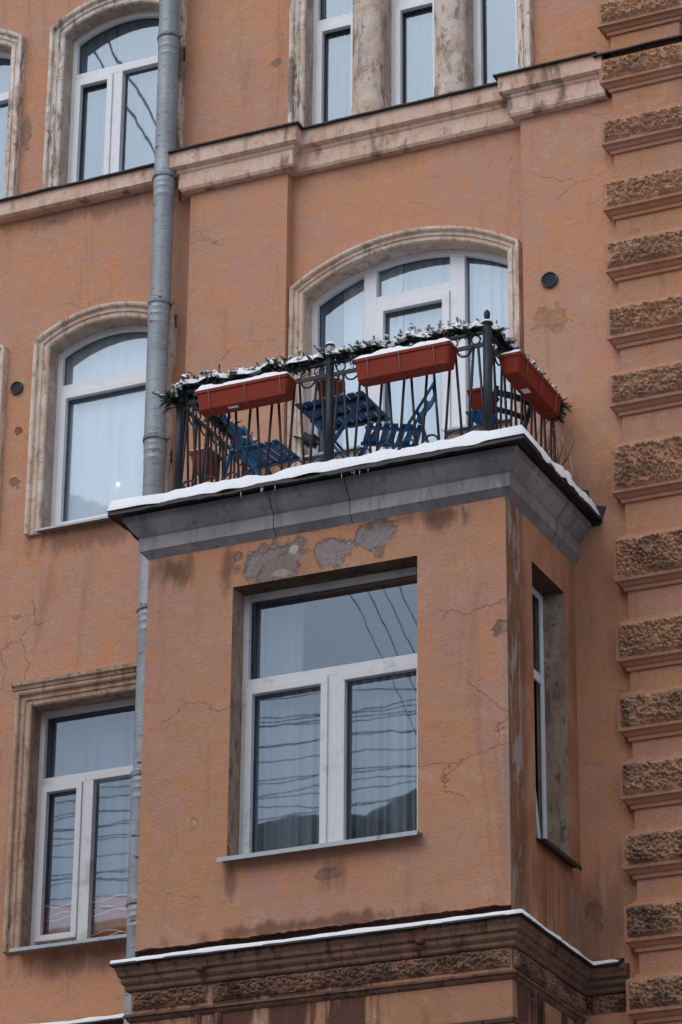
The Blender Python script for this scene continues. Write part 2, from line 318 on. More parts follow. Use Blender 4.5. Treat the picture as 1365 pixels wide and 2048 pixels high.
# ------------------------------------------------------------------ mesh helper
class MB:
    def __init__(s): s.v = []; s.f = []; s.sm = []
    def add(s, vs, fs, smooth=False):
        o = len(s.v); s.v += [tuple(v) for v in vs]; s.f += [tuple(i+o for i in f) for f in fs]; s.sm += [smooth]*len(fs); return s
    def box(s, x0, x1, y0, y1, z0, z1):
        return s.add([(x, y, z) for x in (x0, x1) for y in (y0, y1) for z in (z0, z1)],
                     [(0, 1, 3, 2), (4, 6, 7, 5), (0, 4, 5, 1), (2, 3, 7, 6), (0, 2, 6, 4), (1, 5, 7, 3)])
    def beam(s, a, b, w, h, up=(0, 0, 1)):
        a = Vector(a); b = Vector(b); d = (b-a).normalized(); u = Vector(up)
        sd = d.cross(u)
        if sd.length < 1e-4: sd = d.cross(Vector((0, 1, 0)))
        sd.normalize(); u = sd.cross(d)
        vs = [q+sd*i*w/2+u*j*h/2 for q in (a, b) for i in (-1, 1) for j in (-1, 1)]
        return s.add(vs, [(0, 1, 3, 2), (4, 6, 7, 5), (0, 4, 5, 1), (2, 3, 7, 6), (0, 2, 6, 4), (1, 5, 7, 3)])
    def tube(s, pts, r, n=8, cap=True, smooth=True):
        pts = [Vector(p) for p in pts]; k = len(pts); rs = r if isinstance(r, (list, tuple)) else [r]*k
        vs = []; prev = None
        for i, p in enumerate(pts):
            d = (pts[min(i+1, k-1)]-pts[max(i-1, 0)]).normalized()
            if prev is None: a = d.orthogonal().normalized()
            else: a = (prev-d*prev.dot(d)).normalized()
            prev = a; b = d.cross(a)
            vs += [p+(a*math.cos(2*math.pi*j/n)+b*math.sin(2*math.pi*j/n))*rs[i] for j in range(n)]
        fs = [(i*n+j, i*n+(j+1) % n, (i+1)*n+(j+1) % n, (i+1)*n+j) for i in range(k-1) for j in range(n)]
        s.add(vs, fs, smooth)
        if cap: o = len(s.v)-k*n; s.f += [tuple(o+j for j in range(n))[::-1], tuple(o+(k-1)*n+j for j in range(n))]; s.sm += [False, False]
        return s
    def lathe(s, prof, n=16, c=(0, 0, 0), smooth=True):
        vs = [(c[0]+r*math.cos(2*math.pi*j/n), c[1]+r*math.sin(2*math.pi*j/n), c[2]+z) for r, z in prof for j in range(n)]
        k = len(prof)
        return s.add(vs, [(i*n+j, i*n+(j+1) % n, (i+1)*n+(j+1) % n, (i+1)*n+j) for i in range(k-1) for j in range(n)], smooth)
    def poly(s, outer, holes, y):
        """flat wall face in the plane Y=y with holes"""
        loops = [outer]+list(holes); flat = [p for l in loops for p in l]
        tr = tessellate_polygon([[Vector((x, z, 0)) for x, z in l] for l in loops])
        return s.add([(x, y, z) for x, z in flat], tr)
    def extr(s, loop, y0, y1, closed=True, smooth=False):
        n = len(loop); vs = [(x, y0, z) for x, z in loop]+[(x, y1, z) for x, z in loop]
        return s.add(vs, [(i, (i+1) % n, n+(i+1) % n, n+i) for i in range(n if closed else n-1)], smooth)
    def ring(s, loop, w, y0, y1):
        inn = inset(loop, w); n = len(loop)
        for y in (y0, y1):
            s.add([(x, y, z) for x, z in loop]+[(x, y, z) for x, z in inn], [(i, (i+1) % n, n+(i+1) % n, n+i) for i in range(n)])
        s.extr(loop, y0, y1); s.extr(inn, y0, y1); return s
    def build(s, name, mat, parent=None, recalc=True, bevel=0, tri=None):
        me = bpy.data.meshes.new(name); me.from_pydata(s.v, [], s.f)
        me.polygons.foreach_set('use_smooth', s.sm)
        if recalc:
            bm = bmesh.new(); bm.from_mesh(me); bmesh.ops.remove_doubles(bm, verts=bm.verts, dist=1e-5)
            bmesh.ops.recalc_face_normals(bm, faces=bm.faces); bm.to_mesh(me); bm.free()
        me.materials.append(mat); me.update()
        o = bpy.data.objects.new(name, me); col.objects.link(o)
        if parent is not None: o.parent = parent
        if bevel:
            b = o.modifiers.new('bevel', 'BEVEL'); b.width = bevel; b.segments = 2; b.limit_method = 'ANGLE'; b.angle_limit = R(40)
        return o

def inset(loop, w):
    n = len(loop); out = []
    for i in range(n):
        a = Vector(loop[i-1]); b = Vector(loop[i]); c = Vector(loop[(i+1) % n])
        d1 = (b-a).normalized(); d2 = (c-b).normalized()
        n1 = Vector((-d1.y, d1.x)); n2 = Vector((-d2.y, d2.x))      # inward for a counter-clockwise loop
        m = n1+n2; k = m.dot(n1)
        out.append(tuple(b+m*(w/max(k, .2))))
    return out
def rect(x0, x1, z0, z1): return [(x0, z0), (x1, z0), (x1, z1), (x0, z1)]
def arch(x0, x1, z0, zs, rise, n=18):
    c = (x0+x1)/2; h = (x1-x0)/2; r = (h*h+rise*rise)/(2*rise); zc = zs+rise-r; a = math.asin(h/r)
    return [(x0, z0), (x1, z0)]+[(c+r*math.sin(a-2*a*i/n), zc+r*math.cos(a-2*a*i/n)) for i in range(n+1)]
def sweep_face(mb, path, prof, yw):
    """moulding round an opening: path (x,z) open, prof (outward, proud)"""
    n = len(path); k = len(prof); vs = []
    for i in range(n):
        b = Vector(path[i]); a = Vector(path[max(i-1, 0)]); c = Vector(path[min(i+1, n-1)])
        d1 = (b-a).normalized() if i > 0 else (c-b).normalized(); d2 = (c-b).normalized() if i < n-1 else d1
        n1 = Vector((-d1.y, d1.x)); n2 = Vector((-d2.y, d2.x)); m = n1+n2; m = m/max(m.dot(n1), .2)
        for (u, v) in prof:
            p = b+m*u; vs.append((p.x, yw-v, p.y))
    fs = [(i*k+j, i*k+j+1, (i+1)*k+j+1, (i+1)*k+j) for i in range(n-1) for j in range(k-1)]
    fs += [tuple(range(k)), tuple((n-1)*k+j for j in range(k))[::-1]]
    mb.add(vs, fs); return mb
def plan_normals(path):
    n = len(path); out = []
    for i in range(n):
        b = Vector(path[i]); a = Vector(path[max(i-1, 0)]); c = Vector(path[min(i+1, n-1)])
        d1 = (b-a).normalized() if i > 0 else (c-b).normalized(); d2 = (c-b).normalized() if i < n-1 else d1
        n1 = Vector((d1.y, -d1.x)); n2 = Vector((d2.y, -d2.x)); m = n1+n2; out.append(m/max(m.dot(n1), .2))
    return out
def sweep_plan(mb, path, prof, closed_prof=True, caps=True):
    k = len(prof); nm = plan_normals(path); n = len(path)
    vs = [(p[0]+m.x*o, p[1]+m.y*o, z) for p, m in zip(path, nm) for (o, z) in prof]
    fs = [(i*k+j, i*k+(j+1) % k, (i+1)*k+(j+1) % k, (i+1)*k+j) for i in range(n-1) for j in range(k if closed_prof else k-1)]
    if caps: fs += [tuple(range(k)), tuple((n-1)*k+j for j in range(k))[::-1]]
    mb.add(vs, fs); return mb
def resample(path, step):
    out = []
    for a, b in zip(path, path[1:]):
        a = Vector(a); b = Vector(b); n = max(1, int((b-a).length/step))
        out += [tuple(a+(b-a)*i/n) for i in range(n)]
    return out+[tuple(path[-1])]
def tag(o, label=None, cat=None, group=None, kind=None):
    if label: o['label'] = label
    if cat: o['category'] = cat
    if group: o['group'] = group
    if kind: o['kind'] = kind
    return o
def empty(name, loc=(0, 0, 0), rz=0):
    o = bpy.data.objects.new(name, None); col.objects.link(o); o.location = loc; o.rotation_euler = (0, 0, rz); o.empty_display_size = .1; return o
def copy_tree(o, parent=None):
    c = o.copy(); col.objects.link(c)
    if parent is not None: c.parent = parent
    for ch in [x for x in bpy.data.objects if x.parent == o]: copy_tree(ch, c)
    return c
def N3(x, y, z): return noise.noise(Vector((x, y, z)))

# ------------------------------------------------------------------ setting
g = MB().add([(-150, -150, 0), (150, -150, 0), (150, 150, 0), (-150, 150, 0)], [(0, 1, 2, 3)]).build('street', M['street'], recalc=False)
tag(g, 'slushy grey street below the facade', kind='structure')

# ------------------------------------------------------------------ the apartment building
YW, YF = 0.12, 0.27           # wall plane, window frame plane
B = empty('apartment_building')
tag(B, 'weathered orange stucco apartment building with a projecting bay and rusticated quoins', 'building')

XL0, XL1 = -3.04, -1.87       # left window column opening
WIN = {
 'top_left': arch(XL0, XL1, 16.90, 18.62, .17), 'top_far': arch(XL0-1.77, XL1-1.77, 16.90, 18.62, .17),
 'mid_left': arch(XL0, XL1, 13.36, 15.21, .165), 'mid_far': arch(XL0-1.77, XL1-1.77, 13.36, 15.21, .165),
 'low_left': rect(XL0, XL1, 9.44, 11.655), 'low_far': rect(XL0-1.77, XL1-1.77, 9.44, 11.655),
 'tri_a': rect(-.455, .03, 16.90, 18.9), 'tri_b': rect(.345, .85, 16.90, 18.9), 'tri_c': rect(1.165, 1.66, 16.90, 18.9),
 'door': arch(-.43, 1.535, 12.62, 15.20, .285),
}
mb = MB(); mb.poly(rect(-7, 6, -.2, 22), [WIN[k] for k in WIN], YW)
mb.build('wall', M['wall'], B, recalc=False)
mb = MB(); mb.box(-7, 6, 1.5, 1.6, -.2, 22); mb.box(-7, -6.9, YW+.02, 1.5, -.2, 22); mb.box(5.9, 6, YW+.02, 1.5, -.2, 22); mb.box(-6.9, 5.9, YW+.02, 1.5, 21.9, 22)
for z in (8.6, 12.3, 16.4): mb.box(-6.9, 5.9, YW+.03, 1.5, z, z+.2)
mb.build('inner_wall', M['dark'], B)
# recess field between the pilasters is the wall itself with its own finish: a thin plaster coat
mb = MB(); mb.poly(rect(-.562, 1.715, 12.62, 16.47), [], YW-.004)
mb = MB(); mb.poly([(-.562, 12.6), (-.45, 12.6), (-.45, 15.2)]+[(x, z) for x, z in reversed(inset(WIN['door'], -.02)[2:])]+[(1.56, 12.6), (1.715, 12.6), (1.715, 16.47), (-.562, 16.47)], [], YW-.004)
mb.build('plaster_field', M['recess'], B, recalc=False)
# pilasters
mb = MB(); mb.box(-1.555, -.562, 0, YW-.004, 8.0, 16.46); mb.build('pilaster', M['pilaster'], B)
mb = MB(); mb.box(1.715, 2.60, 0, YW-.004, 0, 16.46); mb.build('pilaster', M['pilaster'], B)

# reveals
for k, l in WIN.items():
    if k != 'door': MB().extr(l, YW, YF+.06).build('window_reveal', M['reveal' if k.startswith('low') else 'reveal_pale'], B, recalc=False)
MB().extr(WIN['door'], YW-.004, YF+.06).build('window_reveal', M['casing'], B, recalc=False)

def window(name, loop, bars, sashes, label=None, y=YF, w=.05, mat=None, glass=True, gw=None):
    """frame ring (own mesh) + mullions; sashes and panes are sub-parts"""
    mat = mat or M['pvc']
    mb = MB(); mb.ring(loop, w, y, y+.07)
    for (x0, x1, z0, z1) in bars: mb.box(x0, x1, y+.001, y+.068, z0, z1)
    fr = mb.build(name, mat, B, bevel=.004)
    if label: fr['label'] = label
    for (x0, x1, z0, z1, sw) in sashes:
        l = rect(x0, x1, z0, z1)
        MB().ring(l, sw, y-.016, y+.05).build('sash', mat, fr, bevel=.005)
        MB().ring(inset(l, sw-.002), .006, y+.034, y+.048).build('gasket', M['gasket'], fr)
    gl = inset(loop, w*.6)
    MB().poly(gl, [], y+.060).build('pane', M['glass'], fr, recalc=False)
    MB().ring(inset(loop, w-.001), .006, y+.048, y+.058).build('gasket', M['gasket'], fr)
    return fr

CAS = [(0, 0), (0, .018), (.012, .030), (.045, .034), (.055, .050), (.062, .050), (.066, .036), (.096, .040), (.104, .066), (.118, .074), (.140, .074), (.146, .060), (.150, 0)]
def casing(path, mat, parent, yw=YW, prof=CAS, name='casing'):
    mb = MB(); sweep_face(mb, path, prof, yw); return mb.build(name, mat, parent, bevel=0)
def around(l, zb):     # open path left-bottom -> arch -> right-bottom
    p = [(l[0][0], zb)]+[q for q in reversed(l[2:])]+[(l[1][0], zb)]
    return p

# left column
xm = -2.53
w2 = window('window', WIN['top_left'], [(XL0+.05, XL1-.05, 18.155, 18.24), (xm-.05, xm+.05, 16.95, 18.155)], [(XL0+.05, xm-.05, 16.96, 18.155, .06)], 'white arched window above the ledge left of the drainpipe')
casing(around(WIN['top_left'], 16.87), M['casing_old'], w2)
w3 = window('window', WIN['mid_left'], [(XL0+.05, XL1-.05, 14.79, 14.875)], [(XL0+.05, XL1-.05, 13.415, 14.788, .062)], 'white arched window with closed white curtain beside the balcony')
casing(around(WIN['mid_left'], 13.32), M['casing'], w3)
w4 = window('window', WIN['low_left'], [(XL0+.05, XL1-.05, 10.95, 11.03), (xm-.055, xm+.05, 9.49, 10.95)], [(XL0+.05, xm-.055, 9.54, 10.945, .055)], 'square-headed grimy white window low on the left', mat=M['pvc_dirty'])
casing(around(WIN['low_left'], 9.42), M['casing_low'], w4)
# label cornice over the square window
mb = MB(); sweep_plan(mb, [(XL0-.17, YW), (XL1+.17, YW)], [(0, 11.80), (.075, 11.805), (.085, 11.83), (.105, 11.84), (.11, 11.87), (0, 11.885)]); mb.build('label_moulding', M['casing_low'], w4)
for src, lab in ((w2, 'white arched window cut by the left picture edge, top row'), (w3, 'arched window beyond the left vent'), (w4, None)):
    c = copy_tree(src, B); c.location.x -= 1.77
    if lab: c['label'] = lab
    elif 'label' in c: del c['label']

def sill(x0, x1, z, yf, yb, parent, mat, drop=.035, t=.012, name='sill', snow=False):
    mb = MB(); mb.add([(x, y, zz) for x in (x0, x1) for (y, zz) in ((yb, z+.03), (yb, z+.03-t), (yf+.004, z-t), (yf+.004, z-drop), (yf, z-drop), (yf, z))],
        [tuple(range(6)), tuple(range(11, 5, -1))]+[(i, (i+1) % 6, 6+(i+1) % 6, 6+i) for i in range(6)])
    return mb.build(name, mat, parent)
sill(XL0-.03, XL1+.03, 13.345, .04, YF+.02, w3, M['tin'], .02)
sill(XL0-.02, XL1+.06, 9.415, -.03, YF+.02, w4, M['tin'], .03)

# triple window with two half-round columns between
for k, (nm, lab) in {'tri_a': ('window', 'left light of the tripartite top window, with an upper pane'), 'tri_b': ('window', 'middle light between the two flaking columns'), 'tri_c': ('window', 'right light of the tripartite window with a grey blind')}.items():
    l = WIN[k]; x0, x1 = l[0][0], l[1][0]
    if k == 'tri_c': w = window(nm, l, [], [(x0+.035, x1-.035, 16.95, 18.85, .045)], lab)
    elif k == 'tri_a': w = window(nm, l, [(x0+.05, x1-.03, 18.105, 18.18)], [(x0+.04, x1-.03, 16.95, 18.10, .062)], lab)
    else: w = window(nm, l, [(x0+.05, x1-.05, 18.12, 18.20)], [(x0+.045, x1-.03, 16.95, 18.115, .055)], lab)
TR_path = [(-.455, 16.87), (-.455, 18.9), (1.66, 18.9), (1.66, 16.87)]
casing(TR_path, M['casing_old'], B)
for xc in (.1875, 1.0075):
    mb = MB(); n = 20; r = .165
    prof = [(1.0, 16.87), (1.0, 17.02), (.95, 17.04), (.95, 17.4), (.965, 18.9)]
    vs = [(xc+r*s*math.cos(math.pi+math.pi*j/n), YW-.003+.62*r*s*math.sin(math.pi+math.pi*j/n), z) for s, z in prof for j in range(n+1)]
    mb.add(vs, [(i*(n+1)+j, i*(n+1)+j+1, (i+1)*(n+1)+j+1, (i+1)*(n+1)+j) for i in range(len(prof)-1) for j in range(n)], True)
    mb.build('column', M['column'], B)

# balcony door window
dl = WIN['door']
wd = window('balcony_door', dl, [(.082, .205, 12.66, 15.40), (.917, 1.058, 12.66, 15.40), (.205, .917, 15.03, 15.12), (-.38, .082, 13.60, 13.68), (1.058, 1.49, 13.60, 13.68)],
    [(.207, .915, 12.70, 15.028, .072)], 'white balcony door under a wide segmental arch', w=.055)
ca = casing(around(dl, 12.62), M['casing'], wd, yw=YW-.004, prof=[(u*.86, v) for u, v in CAS])
MB().box(.885, .907, YF-.05, YF-.016, 13.55, 13.68).build('handle', M['pvc'], wd, bevel=.004)
for x0, x1 in ((-.43, .10), (.905, 1.535)):
    mb = MB(); mb.box(x0, x1, YW+.03, YF-.004, 12.6, 13.585); mb.build('parapet', M['casing'], wd)
    sill(x0, x1+.02, 13.60, YW-.03, YF-.002, wd, M['tin'], .02)

# cornice under the top storey
P2 = [(-1.555, YW), (-1.555, 0), (-.562, 0), (-.562, YW), (1.715, YW), (1.715, 0), (2.54, 0)]
mb = MB(); sweep_plan(mb, P2, [(0, 16.44), (.07, 16.445), (.085, 16.47), (.085, 16.615), (.10, 16.63), (.105, 16.65), (.13, 16.66), (.15, 16.675), (.15, 16.83), (0, 16.86)])
mb.build('string_cornice', M['band'], B)
mb = MB(); sweep_plan(mb, [(-7, YW), (-1.556, YW)], [(0, 16.655), (.09, 16.66), (.12, 16.68), (.12, 16.835), (0, 16.86)])
mb.build('string_cornice', M['band'], B)
def flashing(path, o, z, mat, rise=.035, wob=.008, name='flashing', t=.014):
    p = resample(path, .12); nm = plan_normals(p); vs = []; n = len(p)
    for i, (q, m) in enumerate(zip(p, nm)):
        w = wob*N3(q[0]*4, q[1]*4, 3.3); w2 = wob*N3(q[0]*7, q[1]*5, 9.1)
        for (oo, zz) in ((0, z+rise), (o+w2, z+w), (o+w2+.002, z+w-t), (o-.012, z+w-t-.004), (0, z+rise-t)):
            vs.append((q[0]+m.x*oo, q[1]+m.y*oo, zz))
    fs = [(i*5+j, i*5+(j+1) % 5, (i+1)*5+(j+1) % 5, (i+1)*5+j) for i in range(n-1) for j in range(5)]+[(0, 1, 2, 3, 4), tuple((n-1)*5+j for j in range(5))[::-1]]
    return MB().add(vs, fs).build(name, mat, B)
flashing([(-1.575, YW)]+P2[1:-1]+[(2.50, 0)], .185, 16.842, M['black_tin'])
flashing([(2.60, YW-.02), (2.60, -.06), (3.235, -.06), (3.235, .10)], .125, 16.812, M['black_tin'], rise=.06)
flashing([(-7, YW), (-1.6, YW)], .155, 16.842, M['black_tin'])

# quoin pier
QT = [17.353, 16.767, 16.147, 15.536, 14.947, 14.322, 13.696, 13.035, 12.198, 11.453, 10.827, 10.256, 9.663, 9.085, 8.494]
QB = [17.104, 16.528, 15.906, 15.262, 14.664, 14.026, 13.397, 12.601, 11.815, 11.119, 10.522, 9.952, 9.376, 8.788, 8.22]
QT = [18.55, 17.95]+QT+[7.9]; QB = [18.30, 17.70]+QB+[7.6]
MB().box(2.60, 3.235, -.06, YW-.004, 0, 21).build('quoin_pier', M['quoin'], B)
def rough_face(x0, x1, z0, z1, y, amp, seed, step=.0075, sx=None):
    """pitted 'worm-eaten' rustication as real relief on a plane Y=y (sx: plane X=x instead, x0,x1 are then Y)"""
    nx = max(2, int((x1-x0)/step)); nz = max(2, int((z1-z0)/step)); vs = []; sm = []
    for j in range(nz+1):
        for i in range(nx+1):
            x = x0+(x1-x0)*i/nx; z = z0+(z1-z0)*j/nz
            e = min(i, nx-i, j, nz-j)/3.0; e = min(1, e)
            q = Vector((x*1.0+seed*3.1, seed*1.7, z))
            w = Vector((noise.noise(q*14), 0, noise.noise(q*14+Vector((5, 5, 5)))))*.35
            d = noise.voronoi(q*31+w)[0]
            h = .85*max(0, 1-(d[0]/.62)**2)+.25*min(1, (d[1]-d[0])*2)            # knobs with seams between
            h += .6*noise.noise(q*9)+.45*noise.noise(q*45)+.25*noise.noise(q*90)
            dd, pp = noise.voronoi(q*22+w*1.5+Vector((3, 3, 3)))
            if noise.noise(Vector(pp[0])*7.77) > .30: h -= 1.0*max(0, 1-dd[0]/.40)       # bored holes
            ed = .010*(noise.noise(q*19)) if e < .4 else 0
            off = max(.0012+.002*noise.noise(q*70)*e, e*(.75*amp+amp*(h-.35)))
            vs.append((x+ed, y-off, z+ed*.6) if sx is None else (sx+off, x, z))
    fs = [(j*(nx+1)+i, j*(nx+1)+i+1, (j+1)*(nx+1)+i+1, (j+1)*(nx+1)+i) for j in range(nz) for i in range(nx)]
    return MB().add(vs, fs, False)
QP = [(2.60, YW-.03), (2.60, -.06), (3.235, -.06), (3.235, YW-.03)]
for i, (zt, zb) in enumerate(zip(QT, QB)):
    mb = MB(); j = .006*N3(i*3.3, 1, 2)
    pr = [(0, zb-.075), (.022, zb-.070), (.026, zb-.040), (.040, zb-.035), (.060, zb-.012), (.085+j, zb), (.085+j, zt-.01), (.055, zt+.012), (.03, zt+.02), (.026, zt+.045), (0, zt+.055)]
    sweep_plan(mb, QP, pr, True, True)
    q = mb.build('quoin_block', M['quoin'], B)
    if zt < 17.6 or True:
        rough_face(2.60-.06, 3.235+.055, zb+.03, zt-.018, -.1462-j, .036, i+1, .0085).build('rough_face', M['rough'], q, recalc=False)

# ------------------------------------------------------------------ the bay
BX0, BX1, BYF = -1.045, 2.117, -1.5
bw = rect(-.262, 1.362, 9.40, 11.712)
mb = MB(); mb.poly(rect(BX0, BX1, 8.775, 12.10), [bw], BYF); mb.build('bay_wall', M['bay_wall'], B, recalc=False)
# ragged lower lip of the front plaster
mb = MB(); n = 120; vs = []
for i in range(n+1):
    x = BX0+(BX1-BX0)*i/n; z = 8.775-.012+.016*N3(x*6, 2, 1)+.01*N3(x*23, 5, 1)
    vs += [(x, BYF-.003, 8.80), (x, BYF-.003, z), (x, BYF+.05, z)]
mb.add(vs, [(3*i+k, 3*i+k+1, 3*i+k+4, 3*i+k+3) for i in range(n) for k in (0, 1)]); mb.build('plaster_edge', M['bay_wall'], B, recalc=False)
so = [(-.945, 11.745), (-.215, 11.757), (-.25, 9.45), (-.97, 9.41)]
sy0, sy1, sz0, sz1 = -.955, -.235, 9.43, 11.75
# right return wall with its window hole (plane X=BX1)
outer = rect(BYF, -.002, 8.72, 12.10); hole = rect(sy0, sy1, sz0, sz1)
tr = tessellate_polygon([[Vector((a, b, 0)) for a, b in l] for l in (outer, hole)])
MB().add([(BX1, a, b) for a, b in outer+hole], tr).build('bay_return_wall', M['return'], B, recalc=False)
mb = MB(); mb.add([(BX0, BYF, 8.72), (BX0, YW, 8.72), (BX0, YW, 12.1), (BX0, BYF, 12.1)], [(0, 1, 2, 3)]); mb.build('bay_return_wall', M['return'], B, recalc=False)
# recess strip behind the lip, its shadow put into the colour, and the inside of the bay
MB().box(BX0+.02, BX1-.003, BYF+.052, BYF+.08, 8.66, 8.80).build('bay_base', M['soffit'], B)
mb = MB(); mb.box(BX0+.02, BX1-.25, -.03, .02, 8.6, 12.1); mb.build('inner_wall', M['dark'], B)
YB = BYF+.20
mb = MB(); x0, x1, z0, z1 = -.262, 1.362, 9.40, 11.712
mb.add([(x0, BYF, z0), (x0, YB+.07, z0), (x0, YB+.07, z1), (x0, BYF, z1)], [(0, 1, 2, 3)]); mb.add([(x1, BYF, z0), (x1, YB+.07, z0), (x1, YB+.07, z1), (x1, BYF, z1)], [(0, 1, 2, 3)])
mb.add([(x0, BYF, z0), (x1, BYF, z0), (x1, YB+.07, z0), (x0, YB+.07, z0)], [(0, 1, 2, 3)])
mb.build('window_reveal', M['reveal'], B)
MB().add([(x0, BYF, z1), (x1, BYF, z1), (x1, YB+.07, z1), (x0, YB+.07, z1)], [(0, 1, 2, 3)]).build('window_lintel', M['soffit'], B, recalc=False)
wb = window('bay_window', bw, [(-.212, 1.312, 10.90, 10.972), (.452, .648, 9.45, 10.90)], [(-.225, .505, 9.44, 10.897, .062), (.592, 1.335, 9.44, 10.897, .062)],
    'large three-light white window on the front of the bay', y=YB, mat=M['pvc_dirty'])
sill(-.30, 1.40, 9.40, BYF-.10, YB, wb, M['tin'], .035)
# side window of the bay
XS = 1.93
mb = MB()
mb.add([(BX1, sy1, sz0), (XS-.07, sy1, sz0), (XS-.07, sy1, sz1), (BX1, sy1, sz1)], [(0, 1, 2, 3)])
mb.add([(BX1, sy0, sz0), (XS-.07, sy0, sz0), (XS-.07, sy0, sz1), (BX1, sy0, sz1)], [(0, 1, 2, 3)])
mb.add([(BX1, sy0, sz0), (BX1, sy1, sz0), (XS-.07, sy1, sz0), (XS-.07, sy0, sz0)], [(0, 1, 2, 3)])
mb.build('window_reveal', M['reveal'], B)
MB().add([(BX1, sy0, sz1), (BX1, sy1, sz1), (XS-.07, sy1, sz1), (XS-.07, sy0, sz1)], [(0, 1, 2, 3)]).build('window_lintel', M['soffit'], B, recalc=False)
def ring_x(l, w, xa, xb):
    m = MB().ring(l, w, 0, 1); m.v = [(xa if v[1] == 0 else xb, v[0], v[2]) for v in m.v]; return m
sl = rect(sy0, sy1, sz0, sz1)
m = ring_x(sl, .05, XS, XS-.022); m.box(XS-.021, XS-.001, sy0+.05, sy1-.05, 10.96, 11.04)
ws = m.build('bay_window', M['pvc'], B, bevel=.004); ws['label'] = 'narrow side window of the bay with a tilted lower sash'
# lower sash tilted inwards at the top
m = ring_x(rect(-.345, .345, 0, 1.46), .05, -.024, -.046)
th = R(5.5); yc = (sy0+sy1)/2
m.v = [(XS+.0+v[0]*math.cos(th)-v[2]*math.sin(th), v[1]+yc, 9.48+v[2]*math.cos(th)+v[0]*math.sin(th)) for v in m.v]
m.build('sash', M['pvc'], ws, bevel=.004)
g1 = MB().add([(XS-.036-(1.4*math.sin(th) if k else 0), a, 9.5+(1.4 if k else 0)) for a in (yc-.3, yc+.3) for k in (0, 1)], [(0, 1, 3, 2)]); g1.build('pane', M['glass'], ws, recalc=False)
MB().add([(XS-.012, a, b) for a, b in rect(sy0+.03, sy1-.03, 11.0, sz1-.03)], [(0, 1, 2, 3)]).build('pane', M['glass'], ws, recalc=False)
mb = MB(); mb.add([(x, y, z) for y in (sy0-.02, sy1+.03) for (x, z) in ((XS, 9.46), (BX1+.085, 9.42), (BX1+.085, 9.385), (BX1+.08, 9.385), (BX1+.08, 9.408), (XS, 9.448))],
    [tuple(range(6)), tuple(range(11, 5, -1))]+[(i, (i+1) % 6, 6+(i+1) % 6, 6+i) for i in range(6)]); mb.build('sill', M['black_tin'], ws)

# sheet-metal cornice carrying the balcony
PB = [(BX0, YW), (BX0, BYF), (BX1, BYF), (BX1, -.004)]
ZP = [(0, 12.085), (.045, 12.13), (.062, 12.145), (.066, 12.25), (.060, 12.262), (.075, 12.275), (.105, 12.31), (.135, 12.35), (.150, 12.385), (.165, 12.39), (.168, 12.43), (.0, 12.44)]
mb = MB(); sweep_plan(mb, PB, ZP); mb.build('balcony_cornice', M['zinc'], B)
for xs in (.12, .80):
    mb = MB(); sweep_plan(mb, [(xs, BYF), (xs+.005, BYF)], [(o+.003, z-.001) if o else (o, z) for o, z in ZP]); mb.build('metal_seam', M['black_tin'], B)
mb = MB(); sweep_plan(mb, [(BX1, -.55), (BX1, -.545)], [(o+.003, z-.001) if o else (o, z) for o, z in ZP]); mb.build('metal_seam', M['black_tin'], B)
# ragged dark drip sheet under the snow
p = resample([(BX0, YW-.01), (BX0, BYF), (BX1, BYF), (BX1, -.006)], .05); nm = plan_normals(p); vs = []
for q, m in zip(p, nm):
    s = q[0]*1.0+q[1]*1.3; w = .014*N3(s*3, 1, 5)+.008*N3(s*11, 2, 5); e = .02*N3(s*4, 7, 2)
    for (o, z) in ((.0, 12.475), (.255+e, 12.462+w), (.262+e, 12.425+w+.01*N3(s*9, 3, 3)), (.235+e, 12.440+w), (.0, 12.455)):
        vs.append((q[0]+m.x*o, q[1]+m.y*o, z))
n = len(p)
MB().add(vs, [(i*5+j, i*5+(j+1) % 5, (i+1)*5+(j+1) % 5, (i+1)*5+j) for i in range(n-1) for j in range(5)]+[(0, 1, 2, 3, 4), tuple((n-1)*5+j for j in range(5))[::-1]]).build('drip_sheet', M['black_tin'], B)
MB().box(BX0, BX1, BYF, -.006, 12.44, 12.50).build('balcony_slab', M['bitumen'], B)
# upturned felt flashing on the wall at the right end
mb = MB(); mb.add([(x, y, z) for y in (-.012, -.004) for (x, z) in ((2.05, 12.40), (2.36, 12.40), (2.415, 12.56), (2.27, 12.60), (2.265, 12.735), (2.16, 12.75), (2.155, 12.80), (2.05, 12.84))],
    [tuple(range(8)), tuple(range(15, 7, -1))]+[(i, (i+1) % 8, 8+(i+1) % 8, 8+i) for i in range(8)]); mb.build('felt_upstand', M['bitumen'], B)
mb = MB(); mb.add([(2.30, -.02, 12.455), (2.42, -.012, 12.57), (2.36, -.012, 12.42), (2.30, -.16, 12.45)], [(0, 1, 2), (0, 2, 3)]); mb.build('felt_upstand', M['bitumen'], B)

